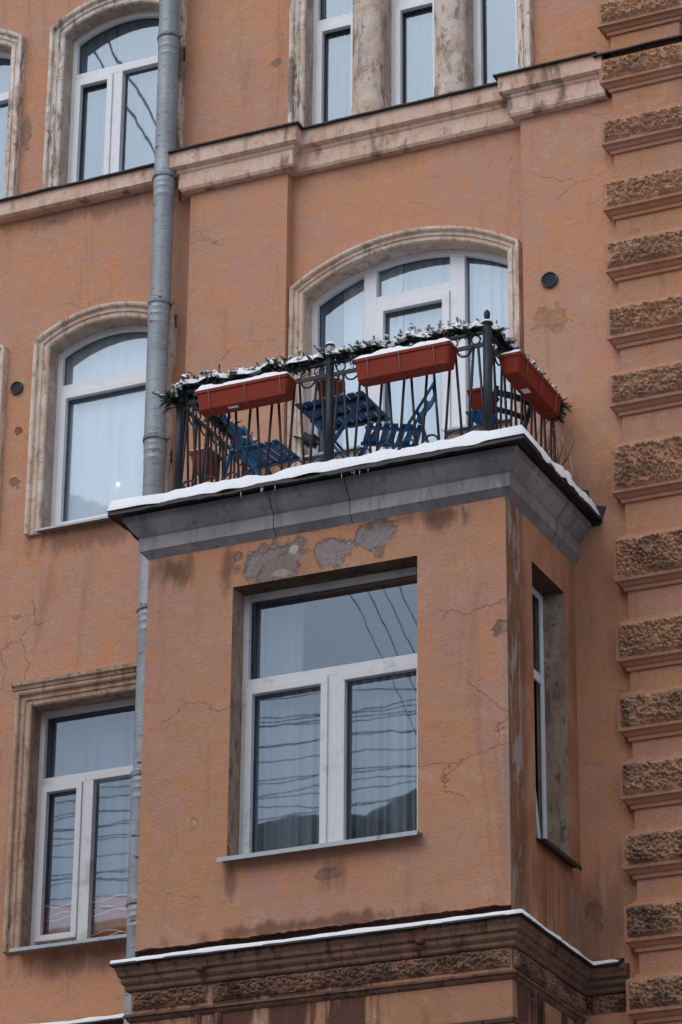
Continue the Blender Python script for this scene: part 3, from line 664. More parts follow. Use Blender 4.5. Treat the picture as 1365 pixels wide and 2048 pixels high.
# lower cornice, rough frieze and panels
PL = [(BX0-.02, YW), (BX0-.02, BYF), (BX1, BYF), (BX1, 0), (2.50, 0)]
LP = [(0, 8.43), (.03, 8.432), (.04, 8.445), (.04, 8.47), (.055, 8.485), (.065, 8.50), (.065, 8.53), (.085, 8.545), (.09, 8.575), (.105, 8.60), (.105, 8.63), (0, 8.66)]
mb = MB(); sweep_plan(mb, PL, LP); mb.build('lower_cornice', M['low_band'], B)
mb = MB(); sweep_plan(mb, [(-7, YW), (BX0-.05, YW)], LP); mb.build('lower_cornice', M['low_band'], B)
flashing(PL[:-1]+[(2.46, 0)], .135, 8.640, M['black_tin'], rise=.07, wob=.006)
flashing([(-7, YW), (BX0-.06, YW)], .165, 8.690, M['black_tin'], rise=.06, wob=.006)
mb = MB(); mb.add([(BX0-.02, YW, 0), (BX0-.02, BYF, 0), (BX1, BYF, 0), (BX1, -.004, 0), (BX0-.02, YW, 8.70), (BX0-.02, BYF, 8.70), (BX1, BYF, 8.70), (BX1, -.004, 8.70)], [(0, 1, 5, 4), (1, 2, 6, 5), (2, 3, 7, 6)]); mb.build('lower_bay_wall', M['low_bay'], B, recalc=False)
for (a, b) in ((BX0+.0, -.405), (-.36, BX1-.01)):
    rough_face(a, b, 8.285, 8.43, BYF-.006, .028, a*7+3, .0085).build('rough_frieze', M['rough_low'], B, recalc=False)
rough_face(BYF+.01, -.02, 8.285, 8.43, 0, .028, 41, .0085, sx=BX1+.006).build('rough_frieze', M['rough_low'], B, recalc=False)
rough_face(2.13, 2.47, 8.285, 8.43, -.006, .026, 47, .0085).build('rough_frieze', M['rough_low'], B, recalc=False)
PM = [(0, 0), (0, .012), (.012, .022), (.03, .024), (.034, .040), (.05, .040), (.055, 0)]
mb = MB()
sweep_plan(mb, [(BX0-.02, BYF+.3), (BX0-.02, BYF), (BX1, BYF), (BX1, -.06)], [(0, 8.185), (.012, 8.19), (.025, 8.205), (.025, 8.218), (.045, 8.225), (.045, 8.243), (0, 8.255)])
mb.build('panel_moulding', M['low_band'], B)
for x in (-.47, -.30):
    mb = MB(); mb.box(x-.022, x+.022, BYF-.026, BYF, 7.5, 8.185); mb.box(x-.008+(.0 if x > -.4 else 0), x+.008, BYF-.040, BYF-.026, 7.5, 8.185); mb.build('panel_moulding', M['low_band'], B)
for y in (-1.12, -.98, -.22):
    mb = MB(); mb.box(BX1, BX1+.026, y-.022, y+.022, 7.5, 8.185); mb.box(BX1+.026, BX1+.040, y-.008, y+.008, 7.5, 8.185); mb.build('panel_moulding', M['low_band'], B)
mb = MB(); sweep_plan(mb, [(BX1-.9, BYF), (BX1, BYF), (BX1, -.9)], [(0, 7.86), (.02, 7.865), (.03, 7.89), (0, 7.905)]); mb.build('panel_ledge', M['low_band'], B)
# old anchor knob on the lower cornice
for x in (-.42, 1.42):
    MB().lathe([(0, 0), (.03, .004), (.035, .02), (.03, .04), (0, .05)], 10).build('anchor', M['rust'], B).location = (x, BYF-.10, 8.50)

# ------------------------------------------------------------------ downpipe
PX, PY = -1.785, -.10
dp = empty('drainpipe', (PX, PY, 0)); tag(dp, 'thick grey painted downpipe with rusty clamps running the full height of the facade', 'drainpipe')
joints = [19.9, 18.12, 16.60, 15.28, 13.92, 12.28, 10.75, 9.62, 8.5, 7.0]
for i in range(len(joints)-1):
    zt, zb = joints[i], joints[i+1]
    pr = [(.0965, zb-.04), (.0965, zt-.26), (.0985, zt-.25), (.0985, zt-.20), (.101, zt-.195), (.101, zt-.19), (.0985, zt-.185), (.100, zt-.12), (.103, zt-.115), (.103, zt-.108), (.1005, zt-.10), (.102, zt-.06), (.104, zt-.055), (.104, zt-.045), (.102, zt-.04), (.1045, zt+.0), (.1065, zt+.03), (.1085, zt+.035), (.1085, zt+.045), (.100, zt+.05)]
    sg = MB().lathe([(r, z) for r, z in pr], 32).build('pipe_section', M['pipe'], dp)
    sg.location = (.004*((i*7) % 3-1), .003*((i*5) % 3-1), 0)
    mb = MB(); mb.lathe([(.105, zt-.012), (.111, zt-.010), (.111, zt+.012), (.105, zt+.014)], 28)
    mb.tube([(.10, .0, zt), (.145, .01, zt+.005)], .008, 6); mb.tube([(.135, -.012, zt-.02), (.137, -.012, zt+.03)], .010, 6)
    mb.build('clamp', M['clamp'], dp)
    mb = MB(); mb.tube([(.06, .21, zt-.13), (.115, .10, zt-.13), (.15, .03, zt-.13)], .009, 6); mb.tube([(.15, .03, zt-.15), (.15, .03, zt-.10)], .014, 6)
    mb.build('bracket', M['rust'], dp)

# ------------------------------------------------------------------ vents
def vent(x, y, z, r, label):
    v = empty('vent', (x, y, z)); tag(v, label, 'vent', 'round wall vents')
    m = MB().lathe([(r*.80, .0), (r*.80, .028), (r*.86, .034), (r*.97, .026), (r, .012), (r, 0)], 32); m.v = [(a, -c, b) for a, b, c in m.v]; m.build('rim', M['vent'], v)
    m = MB()
    for i in range(9):
        zz = -r*.72+i*r*1.44/8; h = math.sqrt(max(0, (r*.80)**2-zz*zz))
        m.add([(a, yy, zz+dz) for a in (-h, h) for (yy, dz) in ((-.022, -.010), (-.022, -.006), (-.006, .006), (-.006, .002))], [(0, 1, 2, 3), (4, 5, 6, 7), (0, 1, 5, 4), (1, 2, 6, 5), (2, 3, 7, 6), (3, 0, 4, 7)])
    m.build('slats', M['vent'], v)
    m = MB(); n = 24; m.add([(r*.8*math.cos(2*math.pi*i/n), -.003, r*.8*math.sin(2*math.pi*i/n)) for i in range(n)], [tuple(range(n))]); m.build('duct', M['dark'], v)
vent(-3.373, YW, 14.858, .066, 'round grey louvred vent left of the curtained arched window')
vent(1.962, 0, 14.775, .076, 'round grey louvred vent on the pilaster right of the balcony door')

# ------------------------------------------------------------------ curtains
def curtain(x0, x1, z0, z1, y, mat, label, amp=.03, folds=9, loop=None):
    n = folds*10; ph = random.random()*6
    vs = []
    for i in range(n+1):
        u = i/n; x = x0+(x1-x0)*u
        yy = y+amp*(math.sin(u*folds*2*math.pi+ph)+.45*math.sin(u*folds*1.31*2*math.pi+1.3))
        vs += [(x, yy, z0), (x+.008*math.sin(u*37+ph), yy*.98+.02*y, (z0+z1)/2), (x, y+(yy-y)*.7, z1)]
    m = MB().add(vs, [(3*i+k, 3*i+k+1, 3*i+k+4, 3*i+k+3) for i in range(n) for k in (0, 1)], True)
    o = m.build('curtain', mat, recalc=False); tag(o, label, 'curtain', 'window curtains'); return o
curtain(XL0-.12, XL1+.1, 13.30, 15.75, .368, M['curtain'], 'closed white sheer curtain behind the arched window left of the balcony', .009, 8)
curtain(XL0-.12, -2.62, 16.8, 19.2, .368, M['curtain_dim'], 'pale drape behind the left sash of the top arched window', .009, 4)
curtain(-2.60, XL1+.1, 16.8, 19.2, .372, M['curtain_dim'], 'pale drape behind the right light of the top arched window', .010, 6)
curtain(XL0-1.77, XL1-1.77, 16.8, 18.9, .370, M['curtain_dim'], 'pale drape behind the top window cut by the left picture edge', .010, 8)
curtain(-.60, .10, 16.8, 19, .366, M['curtain_dim'], 'pleated drape in the left light of the tripartite window', .009, 7)
curtain(.20, .92, 16.8, 19, .366, M['curtain_dim'], 'pleated drape in the light between the flaking columns', .009, 7)
curtain(1.02, 1.74, 16.8, 19, .360, M['curtain_grey'], 'flat grey blind in the right light of the tripartite window', .003, 6)
curtain(-.56, -.14, 12.7, 15.95, .380, M['curtain_dim'], 'pale drape at the left edge of the balcony window', .012, 3)
curtain(-.16, .42, 12.7, 15.95, .370, M['curtain'], 'white sheer gathered left of the balcony door leaf', .010, 6)
curtain(.42, 1.05, 12.7, 15.95, .372, M['curtain_sheer'], 'white sheer behind the right half of the balcony door leaf', .012, 6)
curtain(1.05, 1.6, 12.7, 15.95, .370, M['curtain_sheer'], 'pale drape behind the right side light of the balcony door', .014, 5)
curtain(-.24, .20, 9.45, 11.70, BYF+.36, M['curtain_net'], 'thin net hanging at the left of the large bay window', .014, 6)
curtain(-3.15, -1.8, 9.5, 11.8, .430, M['curtain_net'], 'dim net behind the low left window', .014, 10)
curtain(.20, 1.35, 9.45, 10.95, BYF+.38, M['curtain_net'], 'dim net added to brighten the lower lights of the large bay window', .02, 14)  # net put in to lift the brightness of the lower panes
hc = empty('half_curtain', (-2.5, .38, 9.46)); tag(hc, 'brown half height curtain with white wavy lines at the bottom of the low left window', 'curtain')
m = MB(); n = 40; m.add([(-.62+1.3*i/n, .012*math.sin(i*1.1), z) for i in range(n+1) for z in (.0, .445+.012*math.sin(i*.35))], [(2*i, 2*i+1, 2*i+3, 2*i+2) for i in range(n)], True)
m.build('cloth', M['brown_cloth'], hc, recalc=False)
m = MB()
for z0, ph in ((.09, 0), (.12, 2.0), (.30, 1), (.335, 2.6), (.42, .4)):
    m.tube([(-.60+1.26*i/60, -.022, z0+.018*math.sin(i*.33+ph)) for i in range(61)], .0035, 5)
m.build('wavy_trim', M['snow'], hc)
bl = empty('lamp', (-2.40, .349, 13.80)); tag(bl, 'tiny lit bulb glowing before the white curtain of the arched window', 'lamp')
m = MB().lathe([(0, -.010), (.008, -.006), (.010, 0), (.008, .007), (0, .010)], 12); m.build('bulb', M['bulb'], bl)
MB().tube([(0, 0, .01), (0, 0, .5), (.02, .0, 1.6)], .0015, 5).build('cord', M['white_cable'], bl)

# ------------------------------------------------------------------ snow
def snow_strip(path, o0, o1, z, th, label, seed=0, name='snow', droop=.0, step=.035, slope=0.0, parent=None, mat=None):
    p = resample(path, step); nm = plan_normals(p); k = 9; vs = []; n = len(p)
    for i, (q, m) in enumerate(zip(p, nm)):
        s = q[0]+q[1]*1.37+seed
        hh = th*(1+.38*N3(s*1.7, seed, 1)+.30*N3(s*5, seed, 4)+.12*N3(s*14, seed, 2)); e = .026*N3(s*2.6, 3, seed)+.014*N3(s*9, 6, seed)
        end = min(1, min(i, n-1-i)/2+.15)
        hh *= end
        for j in range(k):
            u = j/(k-1); o = o0+(o1+e-o0)*u
            a = math.sqrt(max(0, 1-max(0, (u-.80)/.20)**2)); b = min(1, u/.12+.35)
            zz = z+slope*(o-o0)+hh*a*b*(1+.10*N3(s*5, o*9, 2))
            if j == k-1: zz = z+slope*(o-o0)-.006-droop*max(0, N3(s*4, 8, seed)); o -= .008
            vs.append((q[0]+m.x*o, q[1]+m.y*o, zz))
    fs = [(i*k+j, i*k+j+1, (i+1)*k+j+1, (i+1)*k+j) for i in range(n-1) for j in range(k-1)]
    mb = MB().add(vs, fs, True); ob = mb.build(name, mat or M['snow'], parent, recalc=False)
    return ob
ob = snow_strip([(BX0, YW-.02), (BX0, BYF), (BX1, BYF), (BX1, -.012)], -.01, .268, 12.472, .095, None, 1, droop=.055)
tag(ob, 'thick white snow lying along the edge of the balcony ledge', kind='stuff')
m = MB(); nx, ny = 50, 24; vs = []
for j in range(ny+1):
    for i in range(nx+1):
        x = BX0+(BX1-BX0)*i/nx; y = BYF+.008+(-.012-BYF-.008)*j/ny; vs.append((x, y, 12.535+.02*N3(x*3, y*3, 1)+.01*N3(x*9, y*9, 4)))
ob = m.add(vs, [(j*(nx+1)+i, j*(nx+1)+i+1, (j+1)*(nx+1)+i+1, (j+1)*(nx+1)+i) for j in range(ny) for i in range(nx)], True).build('snow', M['snow'], recalc=False)
tag(ob, 'snow covering the balcony floor under the blue furniture', kind='stuff')
ob = snow_strip([(BX0-.02, -.3), (BX0-.02, BYF), (BX1, BYF), (BX1, -.0), (2.45, 0)], .055, .140, 8.672, .022, None, 5, slope=-.32); tag(ob, 'thin line of snow on the lower bay cornice', kind='stuff')
ob = snow_strip([(-7, YW), (BX0-.06, YW)], .06, .17, 8.728, .026, None, 9, slope=-.28); tag(ob, 'thin line of snow on the low ledge left of the downpipe', kind='stuff')
m = MB()
for i in range(10):
    x = random.choice([.02, .9])+random.uniform(-.12, .22); L = random.uniform(.03, .08)
    m.tube([(x, BYF-.25, 12.44), (x+.002, BYF-.25, 12.44-L*.6), (x, BYF-.25, 12.44-L)], [.004, .0025, .0006], 5)
tag(m.build('icicles', M['ice']), 'small icicles hanging from the edge of the balcony ledge', kind='stuff')

# ------------------------------------------------------------------ balcony railing
RY, RXL, RXM, RXR = -1.56, -.765, .612, 2.005
ZB, ZL, ZU = 12.50, 13.425, 13.535      # slab, lower rail, upper rail
rl = empty('balcony_railing', (0, 0, 0)); tag(rl, 'black wrought iron balcony railing with zigzag bars and ring scrolls', 'railing')
def post(x, y, top, r=.037):
    m = MB(); m.tube([(x, y, ZB), (x, y, top)], r, 16); return m.build('post', M['iron'], rl)
pL = post(RXL, RY, 13.61, .034); pM = post(RXM, RY, 13.585, .035); pR = post(RXR, RY, 13.60, .037)
for (x, z) in ((RXM, 13.585), (RXR, 13.60)):
    MB().lathe([(.037, -.012), (.048, 0), (.050, .010), (.044, .018), (.0, .02)], 18, (x, RY, z)).build('cap', M['iron'], rl)
    MB().lathe([(.047, .010), (.046, .022), (.03, .034), (0, .038)], 14, (x, RY, z)).build('snow', M['snow'], rl)
MB().lathe([(.012, .03), (.012, .045), (.022, .06), (.027, .085), (.024, .11), (.012, .128), (0, .132)], 14, (RXR, RY, 13.60)).build('finial', M['iron'], rl)
def rail_run(a, b, periods, skip=0):
    a = Vector(a); b = Vector(b); d = b-a; L = d.length; u = d/L; P = L/periods
    nrm = Vector((u.y, -u.x))
    def pt(s, z, off=0): return (a.x+u.x*s+nrm.x*off, a.y+u.y*s+nrm.y*off, z)
    m = MB().beam(pt(0, ZL), pt(L, ZL), .016, .034); m.build('lower_rail', M['iron'], rl)
    m = MB().beam(pt(0, ZU), pt(L, ZU), .030, .022); m.build('upper_rail', M['iron'], rl)
    for k in range(periods):
        c = (k+.5)*P; g1, g2 = .020, .017
        MB().tube([pt(c-g1, ZL-.01), pt(k*P+g2, ZB)], .0115, 8).build('bar', M['bar'], rl)
        MB().tube([pt(c+g1, ZL-.01), pt((k+1)*P-g2, ZB)], .0115, 8).build('bar', M['bar'], rl)
        # arch standing on the slab between the bars of each pair, hung scroll under the lower rail, ring between rails
        rr = P*.33
        MB().tube([pt(c+rr, ZB)]+[pt(c+rr*math.cos(t), ZB+.145+rr*math.sin(t)) for t in [math.pi*i/14 for i in range(15)]]+[pt(c-rr, ZB)], .0095, 8).build('scroll', M['bar'], rl)
        if k < periods:
            cc = (k+1)*P if k < periods-1 else None
            if cc:
                MB().tube([pt(cc+P*.30*math.cos(t), ZL-.017+P*.30*math.sin(t)) for t in [math.pi+math.pi*i/14 for i in range(15)]], .008, 8).build('scroll', M['iron'], rl)
        m = MB(); m.tube([pt(c+.040*math.cos(t), (ZL+ZU)/2+.003+.040*math.sin(t)) for t in [2*math.pi*i/18 for i in range(19)]], .007, 6, cap=False); m.build('ring', M['iron'], rl)
rail_run((RXL, RY), (RXM, RY), 7); rail_run((RXM, RY), (RXR, RY), 7)
rail_run((RXR, RY), (RXR, -.02), 7); rail_run((RXL, -.02), (RXL, RY), 7)
# post lanterns
def lantern(x, y, z, label, tilt=0):
    e = empty('lantern', (x, y, z)); e.rotation_euler = (0, tilt, 0); tag(e, label, 'lantern')
    MB().lathe([(.020, 0), (.026, .006), (.026, .014), (.019, .018)], 14).build('base', M['iron'], e)
    MB().lathe([(.022, .016), (.028, .03), (.031, .062), (.030, .066)], 14).build('lamp_glass', M['lampglass'], e)
    m = MB()
    for i in range(4):
        t = math.pi/4+i*math.pi/2; m.tube([(.024*math.cos(t), .024*math.sin(t), .016), (.033*math.cos(t), .033*math.sin(t), .068)], .003, 5)
    m.build('cage', M['iron'], e)
    MB().lathe([(.030, .064), (.041, .066), (.040, .076), (.028, .092), (.010, .100), (0, .101)], 16).build('cap', M['iron'], e)
    MB().lathe([(.040, .078), (.036, .092), (.018, .106), (0, .109)], 14).build('snow', M['snow'], e)
lantern(RXM, RY, 13.622, 'small garden lantern capped with snow on the middle railing post')
lantern(RXL+.0, RY, 13.60, 'small lantern leaning on the left corner post above the garland', .5)

# ------------------------------------------------------------------ garland
GP = [(RXL, -.10), (RXL, RY), (RXR, RY), (RXR, -.02)]
def sprig(ne, sn, c0, d, L, rnd, snowy, dens=1.0, nl=(.020, .036)):
    a = d.orthogonal().normalized(); b = d.cross(a)
    for q in range(int(L*760*dens)):
        u = rnd.random(); base = c0+d*L*u; t = rnd.random()*6.283
        o = a*math.cos(t)+b*math.sin(t); dirn = (o+d*.9).normalized(); sd = dirn.cross(o).normalized()*.0030
        ne.add([base-sd, base+sd, base+dirn*rnd.uniform(*nl)*(1.15-.5*u)], [(0, 1, 2)])
    if snowy:
        for u in (.35, .7):
            s = rnd.uniform(.013, .024)*(1.2-.4*u)
            blob(sn, c0+d*L*u+Vector((0, 0, .014)), (s*1.5, s*1.3, s*.6), rnd)
def garland():
    root = empty('garland', (0, 0, 0)); tag(root, 'snow dusted green pine garland wound along the top of the railing', 'garland')
    p = resample(GP, .020); ne = MB(); sn = MB(); tw = MB(); rnd = random.Random(3); n = len(p)
    cen = [Vector((x+.02*N3(i*.21, 1, 2), y+.02*N3(i*.19, 5, 2), ZU+.040+.050*N3(i*.11, 9, 7))) for i, (x, y) in enumerate(p)]
    tw.tube(cen, .008, 6)
    for i, c in enumerate(cen):
        nearp = max(0, 1-min(abs(c.x-RXM), abs(c.x-RXR))/.09) if c.y < RY+.12 else 0
        bare = max(nearp*1.2, max(0, N3(i*.07, 3, 3)-.28)*3)          # stretches where the rail shows
        for k in range(6):
            if rnd.random() < bare: continue
            d = Vector((rnd.gauss(0, 1), rnd.gauss(0, 1), rnd.gauss(.1 if k else 1.1, .8))).normalized()
            L = rnd.uniform(.05, .10) if rnd.random() > .16 else rnd.uniform(.10, .155)
            sprig(ne, sn, c, d, L, rnd, d.z > .05 and rnd.random() < .6)
    # snow lying along the top in broken caps
    k = 7; vs = []; ok = []
    for i, c in enumerate(cen):
        g = N3(i*.13, 4, 8)+.48+.35*N3(i*.5, 2, 2); hgt = max(0, min(1, g*2.6))*(1 if min(abs(c.x-RXM), abs(c.x-RXR)) > .06 or c.y > RY+.1 else .15); ok.append(hgt)
        t = (cen[min(i+1, n-1)]-cen[max(i-1, 0)]).normalized(); sd = Vector((t.y, -t.x, 0))
        for j in range(k):
            a = math.pi*j/(k-1); w = (.056+.024*N3(i*.4, j, 1))*(.4+.6*hgt)
            vs.append(c+sd*(-math.cos(a)*w)+Vector((0, 0, .018+math.sin(a)*(.048+.034*N3(i*.33, j*.7, 6))*hgt-(.012 if j in (0, k-1) else 0))))
    sn.add(vs, [(i*k+j, i*k+j+1, (i+1)*k+j+1, (i+1)*k+j) for i in range(n-1) if ok[i] > .05 and ok[i+1] > .05 for j in range(k-1)], True)
    ne.build('needles', M['needle'], root, recalc=False); tw.build('stem', M['twig'], root); sn.build('snow', M['snow'], root, recalc=False)
def blob(mb, c, r, rnd, nu=7, nv=5):
    s = rnd.random()*50; vs = []
    for j in range(nv+1):
        ph = math.pi*j/nv
        for i in range(nu):
            th = 2*math.pi*i/nu; v = Vector((math.sin(ph)*math.cos(th), math.sin(ph)*math.sin(th), math.cos(ph)))
            k = 1+.45*noise.noise(v*1.3+Vector((s, s, s)))
            vs.append((c[0]+v.x*r[0]*k, c[1]+v.y*r[1]*k, c[2]+v.z*r[2]*k*(1 if v.z > 0 else .45)))
    mb.add(vs, [(j*nu+i, j*nu+(i+1) % nu, (j+1)*nu+(i+1) % nu, (j+1)*nu+i) for j in range(nv) for i in range(nu)], True)
garland()
def tuft(x, y, z, n, spread, label):
    rnd = random.Random(int(x*100)+9); ne = MB(); sn = MB(); root = empty('garland_end', (x, y, z)); tag(root, label, 'garland')
    for k in range(n):
        d = Vector((rnd.gauss(spread[0], .6), rnd.gauss(spread[1], .6), rnd.gauss(spread[2], .5))).normalized(); L = rnd.uniform(.07, .15)
        sprig(ne, sn, Vector((rnd.gauss(0, .03), rnd.gauss(0, .03), rnd.gauss(0, .035))), d, L, rnd, d.z > -.15 and rnd.random() < spread[3], 1.0, (.022, .04))
    ne.build('needles', M['needle'], root, recalc=False)
    if sn.v: sn.build('snow', M['snow'], root, recalc=False)
tuft(RXL-.03, RY-.03, 13.47, 46, (-.45, -.3, -.05, .4), 'bushy snowy garland end at the left corner post')
tuft(RXR+.03, -.22, 13.44, 44, (.5, .1, -.25, .0), 'bare green garland end hanging at the wall right of the railing')

# ------------------------------------------------------------------ planters
FZ = 12.555
def planter(L, wt, wb, h, name='planter_box', wires=(), snow=.03, seed=0):
    """trough along local X, centred, rim at z=0"""
    e = empty(name)
    def loop(lx, wy, z, r):
        out = []
        for (sx, sy) in ((1, 1), (-1, 1), (-1, -1), (1, -1)):
            a0 = {(1, 1): 0, (-1, 1): 90, (-1, -1): 180, (1, -1): 270}[(sx, sy)]
            for k in range(5): t = R(a0+k*22.5); out.append((sx*(lx/2-r)+r*math.cos(t), sy*(wy/2-r)+r*math.sin(t), z))
        return out
    prof = [(L-.05, wb-.02, -h, .02), (L-.04, wb, -h+.008, .025), (L-.005, wt-.015, -.028, .03), (L+.012, wt+.006, -.024, .035), (L+.014, wt+.008, -.002, .036), (L+.004, wt-.002, 0, .034), (L-.02, wt-.03, -.002, .03), (L-.03, wt-.04, -.05, .03)]
    m = MB(); k = 20
    vs = [v for q in prof for v in loop(*q)]
    fs = [(i*k+j, i*k+(j+1) % k, (i+1)*k+(j+1) % k, (i+1)*k+j) for i in range(len(prof)-1) for j in range(k)]+[tuple(range(k))[::-1]]
    m.add(vs, fs); m.build('trough', M['terra'], e)
    m = MB(); nx, ny = max(6, int(L/.02)), 8; vs = []
    for j in range(ny+1):
        for i in range(nx+1):
            x = -L/2-.008+(L+.016)*i/nx; y = -wt/2-.006+(wt+.012)*j/ny; ed = min(1, min(i, nx-i)/2.5)**.6*min(1, min(j, ny-j)/1.2)
            vs.append((x, y, .0+ed*snow*(1+.5*N3(x*6+seed, y*6, 2)+.3*N3(x*19, y*19, seed))))
    m.add(vs, [(j*(nx+1)+i, j*(nx+1)+i+1, (j+1)*(nx+1)+i+1, (j+1)*(nx+1)+i) for j in range(ny) for i in range(nx)], True).build('snow', M['snow'], e, recalc=False)
    for x in wires:
        m = MB(); m.tube([(x, wt/2+.02, .01), (x, wt/2+.004, -.03), (x+.004, wb/2+.006, -h+.01), (x+.008, wb/2-.02, -h-.006), (x+.01, -wb/2, -h-.006), (x+.006, -wb/2-.006, -h+.01), (x, -wt/2-.008, -.012), (x, -wt/2+.01, .012)], .0032, 6); m.build('hanger', M['wire'], e)
    rnd = random.Random(seed); m = MB()
    for i in range(int(L*26)):
        x = rnd.uniform(-L/2+.04, L/2-.04); y = rnd.uniform(-wt/2+.02, wt/2-.03); z = snow*.9
        for q in range(rnd.randint(1, 3)): m.tube([(x, y, z-.02), (x+rnd.gauss(0, .012), y+rnd.gauss(0, .012), z+rnd.uniform(.015, .045))], .0022, 4)
    m.build('stems', M['twig'], e)
    return e
e = planter(.84, .185, .14, .175, wires=(-.30, .03, .35), seed=2, snow=.055); e.location = (-.09, RY-.125, 13.40)
tag(e, 'terracotta planter trough hung outside the left half of the front railing', 'planter', 'red planters on the balcony')
MB().box(-.14, -.05, -.05, -.02, -.182, -.177).build('sticker', M['pvc'], e)
e = planter(.84, .185, .14, .185, wires=(-.30, -.02, .28), seed=6, snow=.055); e.location = (1.345, RY-.125, 13.40)
tag(e, 'terracotta planter trough hung outside the front railing below the garland, right of the middle post', 'planter', 'red planters on the balcony')
e = planter(.95, .19, .145, .17, wires=(-.32, 0, .32), seed=8, snow=.04); e.location = (RXR+.125, -.93, 13.385); e.rotation_euler = (0, 0, R(90))
tag(e, 'terracotta planter trough seen from below on the right side railing', 'planter', 'red planters on the balcony')
MB().box(-.16, -.08, -.03, .03, -.177, -.172).build('sticker', M['pvc'], e)
e = planter(.24, .20, .12, .20, seed=11, snow=.03); e.location = (RXL-.115, -.86, 13.285); e.rotation_euler = (0, 0, R(90))
tag(e, 'terracotta planter seen end-on behind the bars on the left side railing', 'planter', 'red planters on the balcony')
pt = empty('flower_pot', (.46, -1.22, FZ+.753)); tag(pt, 'round red flower pot standing on the blue slatted table behind the middle post', 'flower pot')
MB().lathe([(0, .004), (.070, .0), (.078, .006), (.108, .185), (.122, .188), (.124, .222), (.116, .226), (.108, .20), (.10, .16), (0, .16)], 24).build('pot', M['terra'], pt)
m = MB(); blob(m, (0, 0, .20), (.105, .105, .045), random.Random(4), 14, 8); m.build('snow', M['snow'], pt)
e = planter(.26, .185, .12, .19, seed=15, snow=.03); e.location = (1.735, -1.0, 13.275); e.rotation_euler = (0, 0, R(90))
tag(e, 'red planter perched on the small blue stool by the right corner post', 'planter', 'red planters on the balcony')

# ------------------------------------------------------------------ furniture
def slat_snow(m, x0, x1, y0, y1, z):
    m.add([(x0, y0, z+.001), (x1, y0, z+.001), (x1, y1, z+.001), (x0, y1, z+.001), ((x0*.8+x1*.2), y0+.006, z+.009), (x0*.2+x1*.8, y0+.006, z+.010), (x0*.2+x1*.8, y1-.006, z+.009), (x0*.8+x1*.2, y1-.006, z+.008)],
          [(0, 1, 5, 4), (1, 2, 6, 5), (2, 3, 7, 6), (3, 0, 4, 7), (4, 5, 6, 7)])
def chair(label):
    e = empty('folding_chair'); tag(e, label, 'chair', 'blue folding chairs on the balcony'); W = .19
    for s in (-1, 1):
        y = s*W
        MB().beam((-.27, y, .86), (.20, y, 0), .022, .040, (0, 1, 0)).build('leg', M['blue'], e, bevel=.004)
        MB().beam((-.125, y*.88, .60), (-.31, y*.88, 0), .020, .036, (0, 1, 0)).build('leg', M['blue'], e, bevel=.004)
    m = MB(); sn = MB()
    for s in (-1, 1): m.box(-.16, .30, s*W*.82-.010, s*W*.82+.010, .41, .44)
    for i in range(7):
        x = -.15+i*.068; m.box(x-.024, x+.024, -W-.012, W+.012, .44, .455); slat_snow(sn, x-.023, x+.023, -W-.005, W+.005, .455)
    m.build('seat', M['blue'], e, bevel=.003); sn.build('snow', M['snow'], e)
    m = MB()
    for z, h in ((.80, .055), (.68, .045)):
        n = 10; xb = -.27+.47*(.86-z)/.86
        for i in range(n):
            f = lambda i: (xb-.028-.03*(1-(2*i/n-1)**2), -W-.01+(2*W+.02)*i/n)
            (xa, ya), (xc, yc) = f(i), f(i+1)
            m.add([(x+dx, y, zz) for (x, y) in ((xa, ya), (xc, yc)) for dx in (0, .016) for zz in (z-h/2, z+h/2)], [(0, 1, 5, 4), (2, 6, 7, 3), (1, 3, 7, 5), (0, 4, 6, 2)])
    m.build('backrest', M['blue'], e)
    MB().tube([(.165, -W, .065), (.165, W, .065)], .009, 8).build('stretcher', M['blue'], e)
    return e
c1 = chair('blue slatted folding chair with snowy seat left of the table'); c1.location = (-.20, -1.20, FZ); c1.rotation_euler = (0, 0, R(-4))
c2 = copy_tree(c1); c2['label'] = 'blue slatted folding chair turned away, right of the table'; c2.location = (1.03, -1.10, FZ); c2.rotation_euler = (0, 0, R(211))
c3 = copy_tree(c1); c3['label'] = 'dark blue folding chair half hidden behind the right corner post'; c3.location = (1.66, -.55, FZ); c3.rotation_euler = (0, 0, R(150))
for ch in c3.children:
    if ch.name.startswith(('backrest', 'leg')): ch.data = ch.data.copy(); ch.data.materials[0] = M['navy']
# table
T = empty('folding_table', (.53, -1.12, FZ)); tag(T, 'blue slatted folding table seen from below behind the middle railing post', 'table')
m = MB(); sn = MB()
for i in range(8):
    x = -.275+i*.0786; m.box(x-.032, x+.032, -.29, .29, .735, .753); slat_snow(sn, x-.031, x+.031, -.285, .285, .753)
m.build('tabletop', M['blue'], T, bevel=.004); sn.build('snow', M['snow'], T)
m = MB()
for y in (-.20, .0, .20): m.box(-.295, .295, y-.018, y+.018, .705, .734)
m.build('apron', M['navy'], T, bevel=.003)
for y, s in ((-.235, 1), (-.205, -1), (.205, 1), (.235, -1)):
    MB().beam((-.24*s, y, .70), (.27*s, y, 0), .022, .042, (0, 1, 0)).build('leg', M['blue'], T, bevel=.004)
for x in (-.25, .25): MB().tube([(x*.96, -.22, .05), (x*.96, .22, .05)], .010, 8).build('stretcher', M['blue'], T)
# stool
S = empty('stool', (1.735, -1.0, FZ)); tag(S, 'small blue folding stool with splayed legs under the right planter', 'stool')
m = MB()
for i in range(4): m.box(-.075+i*.05-.022, -.075+i*.05+.022, -.15, .15, .505, .520)
m.build('seat', M['blue'], S, bevel=.003)
for y in (-.13, .13):
    for s in (-1, 1): MB().beam((s*.028, y, .505), (s*.17, y, 0), .024, .044, (0, 1, 0)).build('leg', M['blue'], S, bevel=.004)

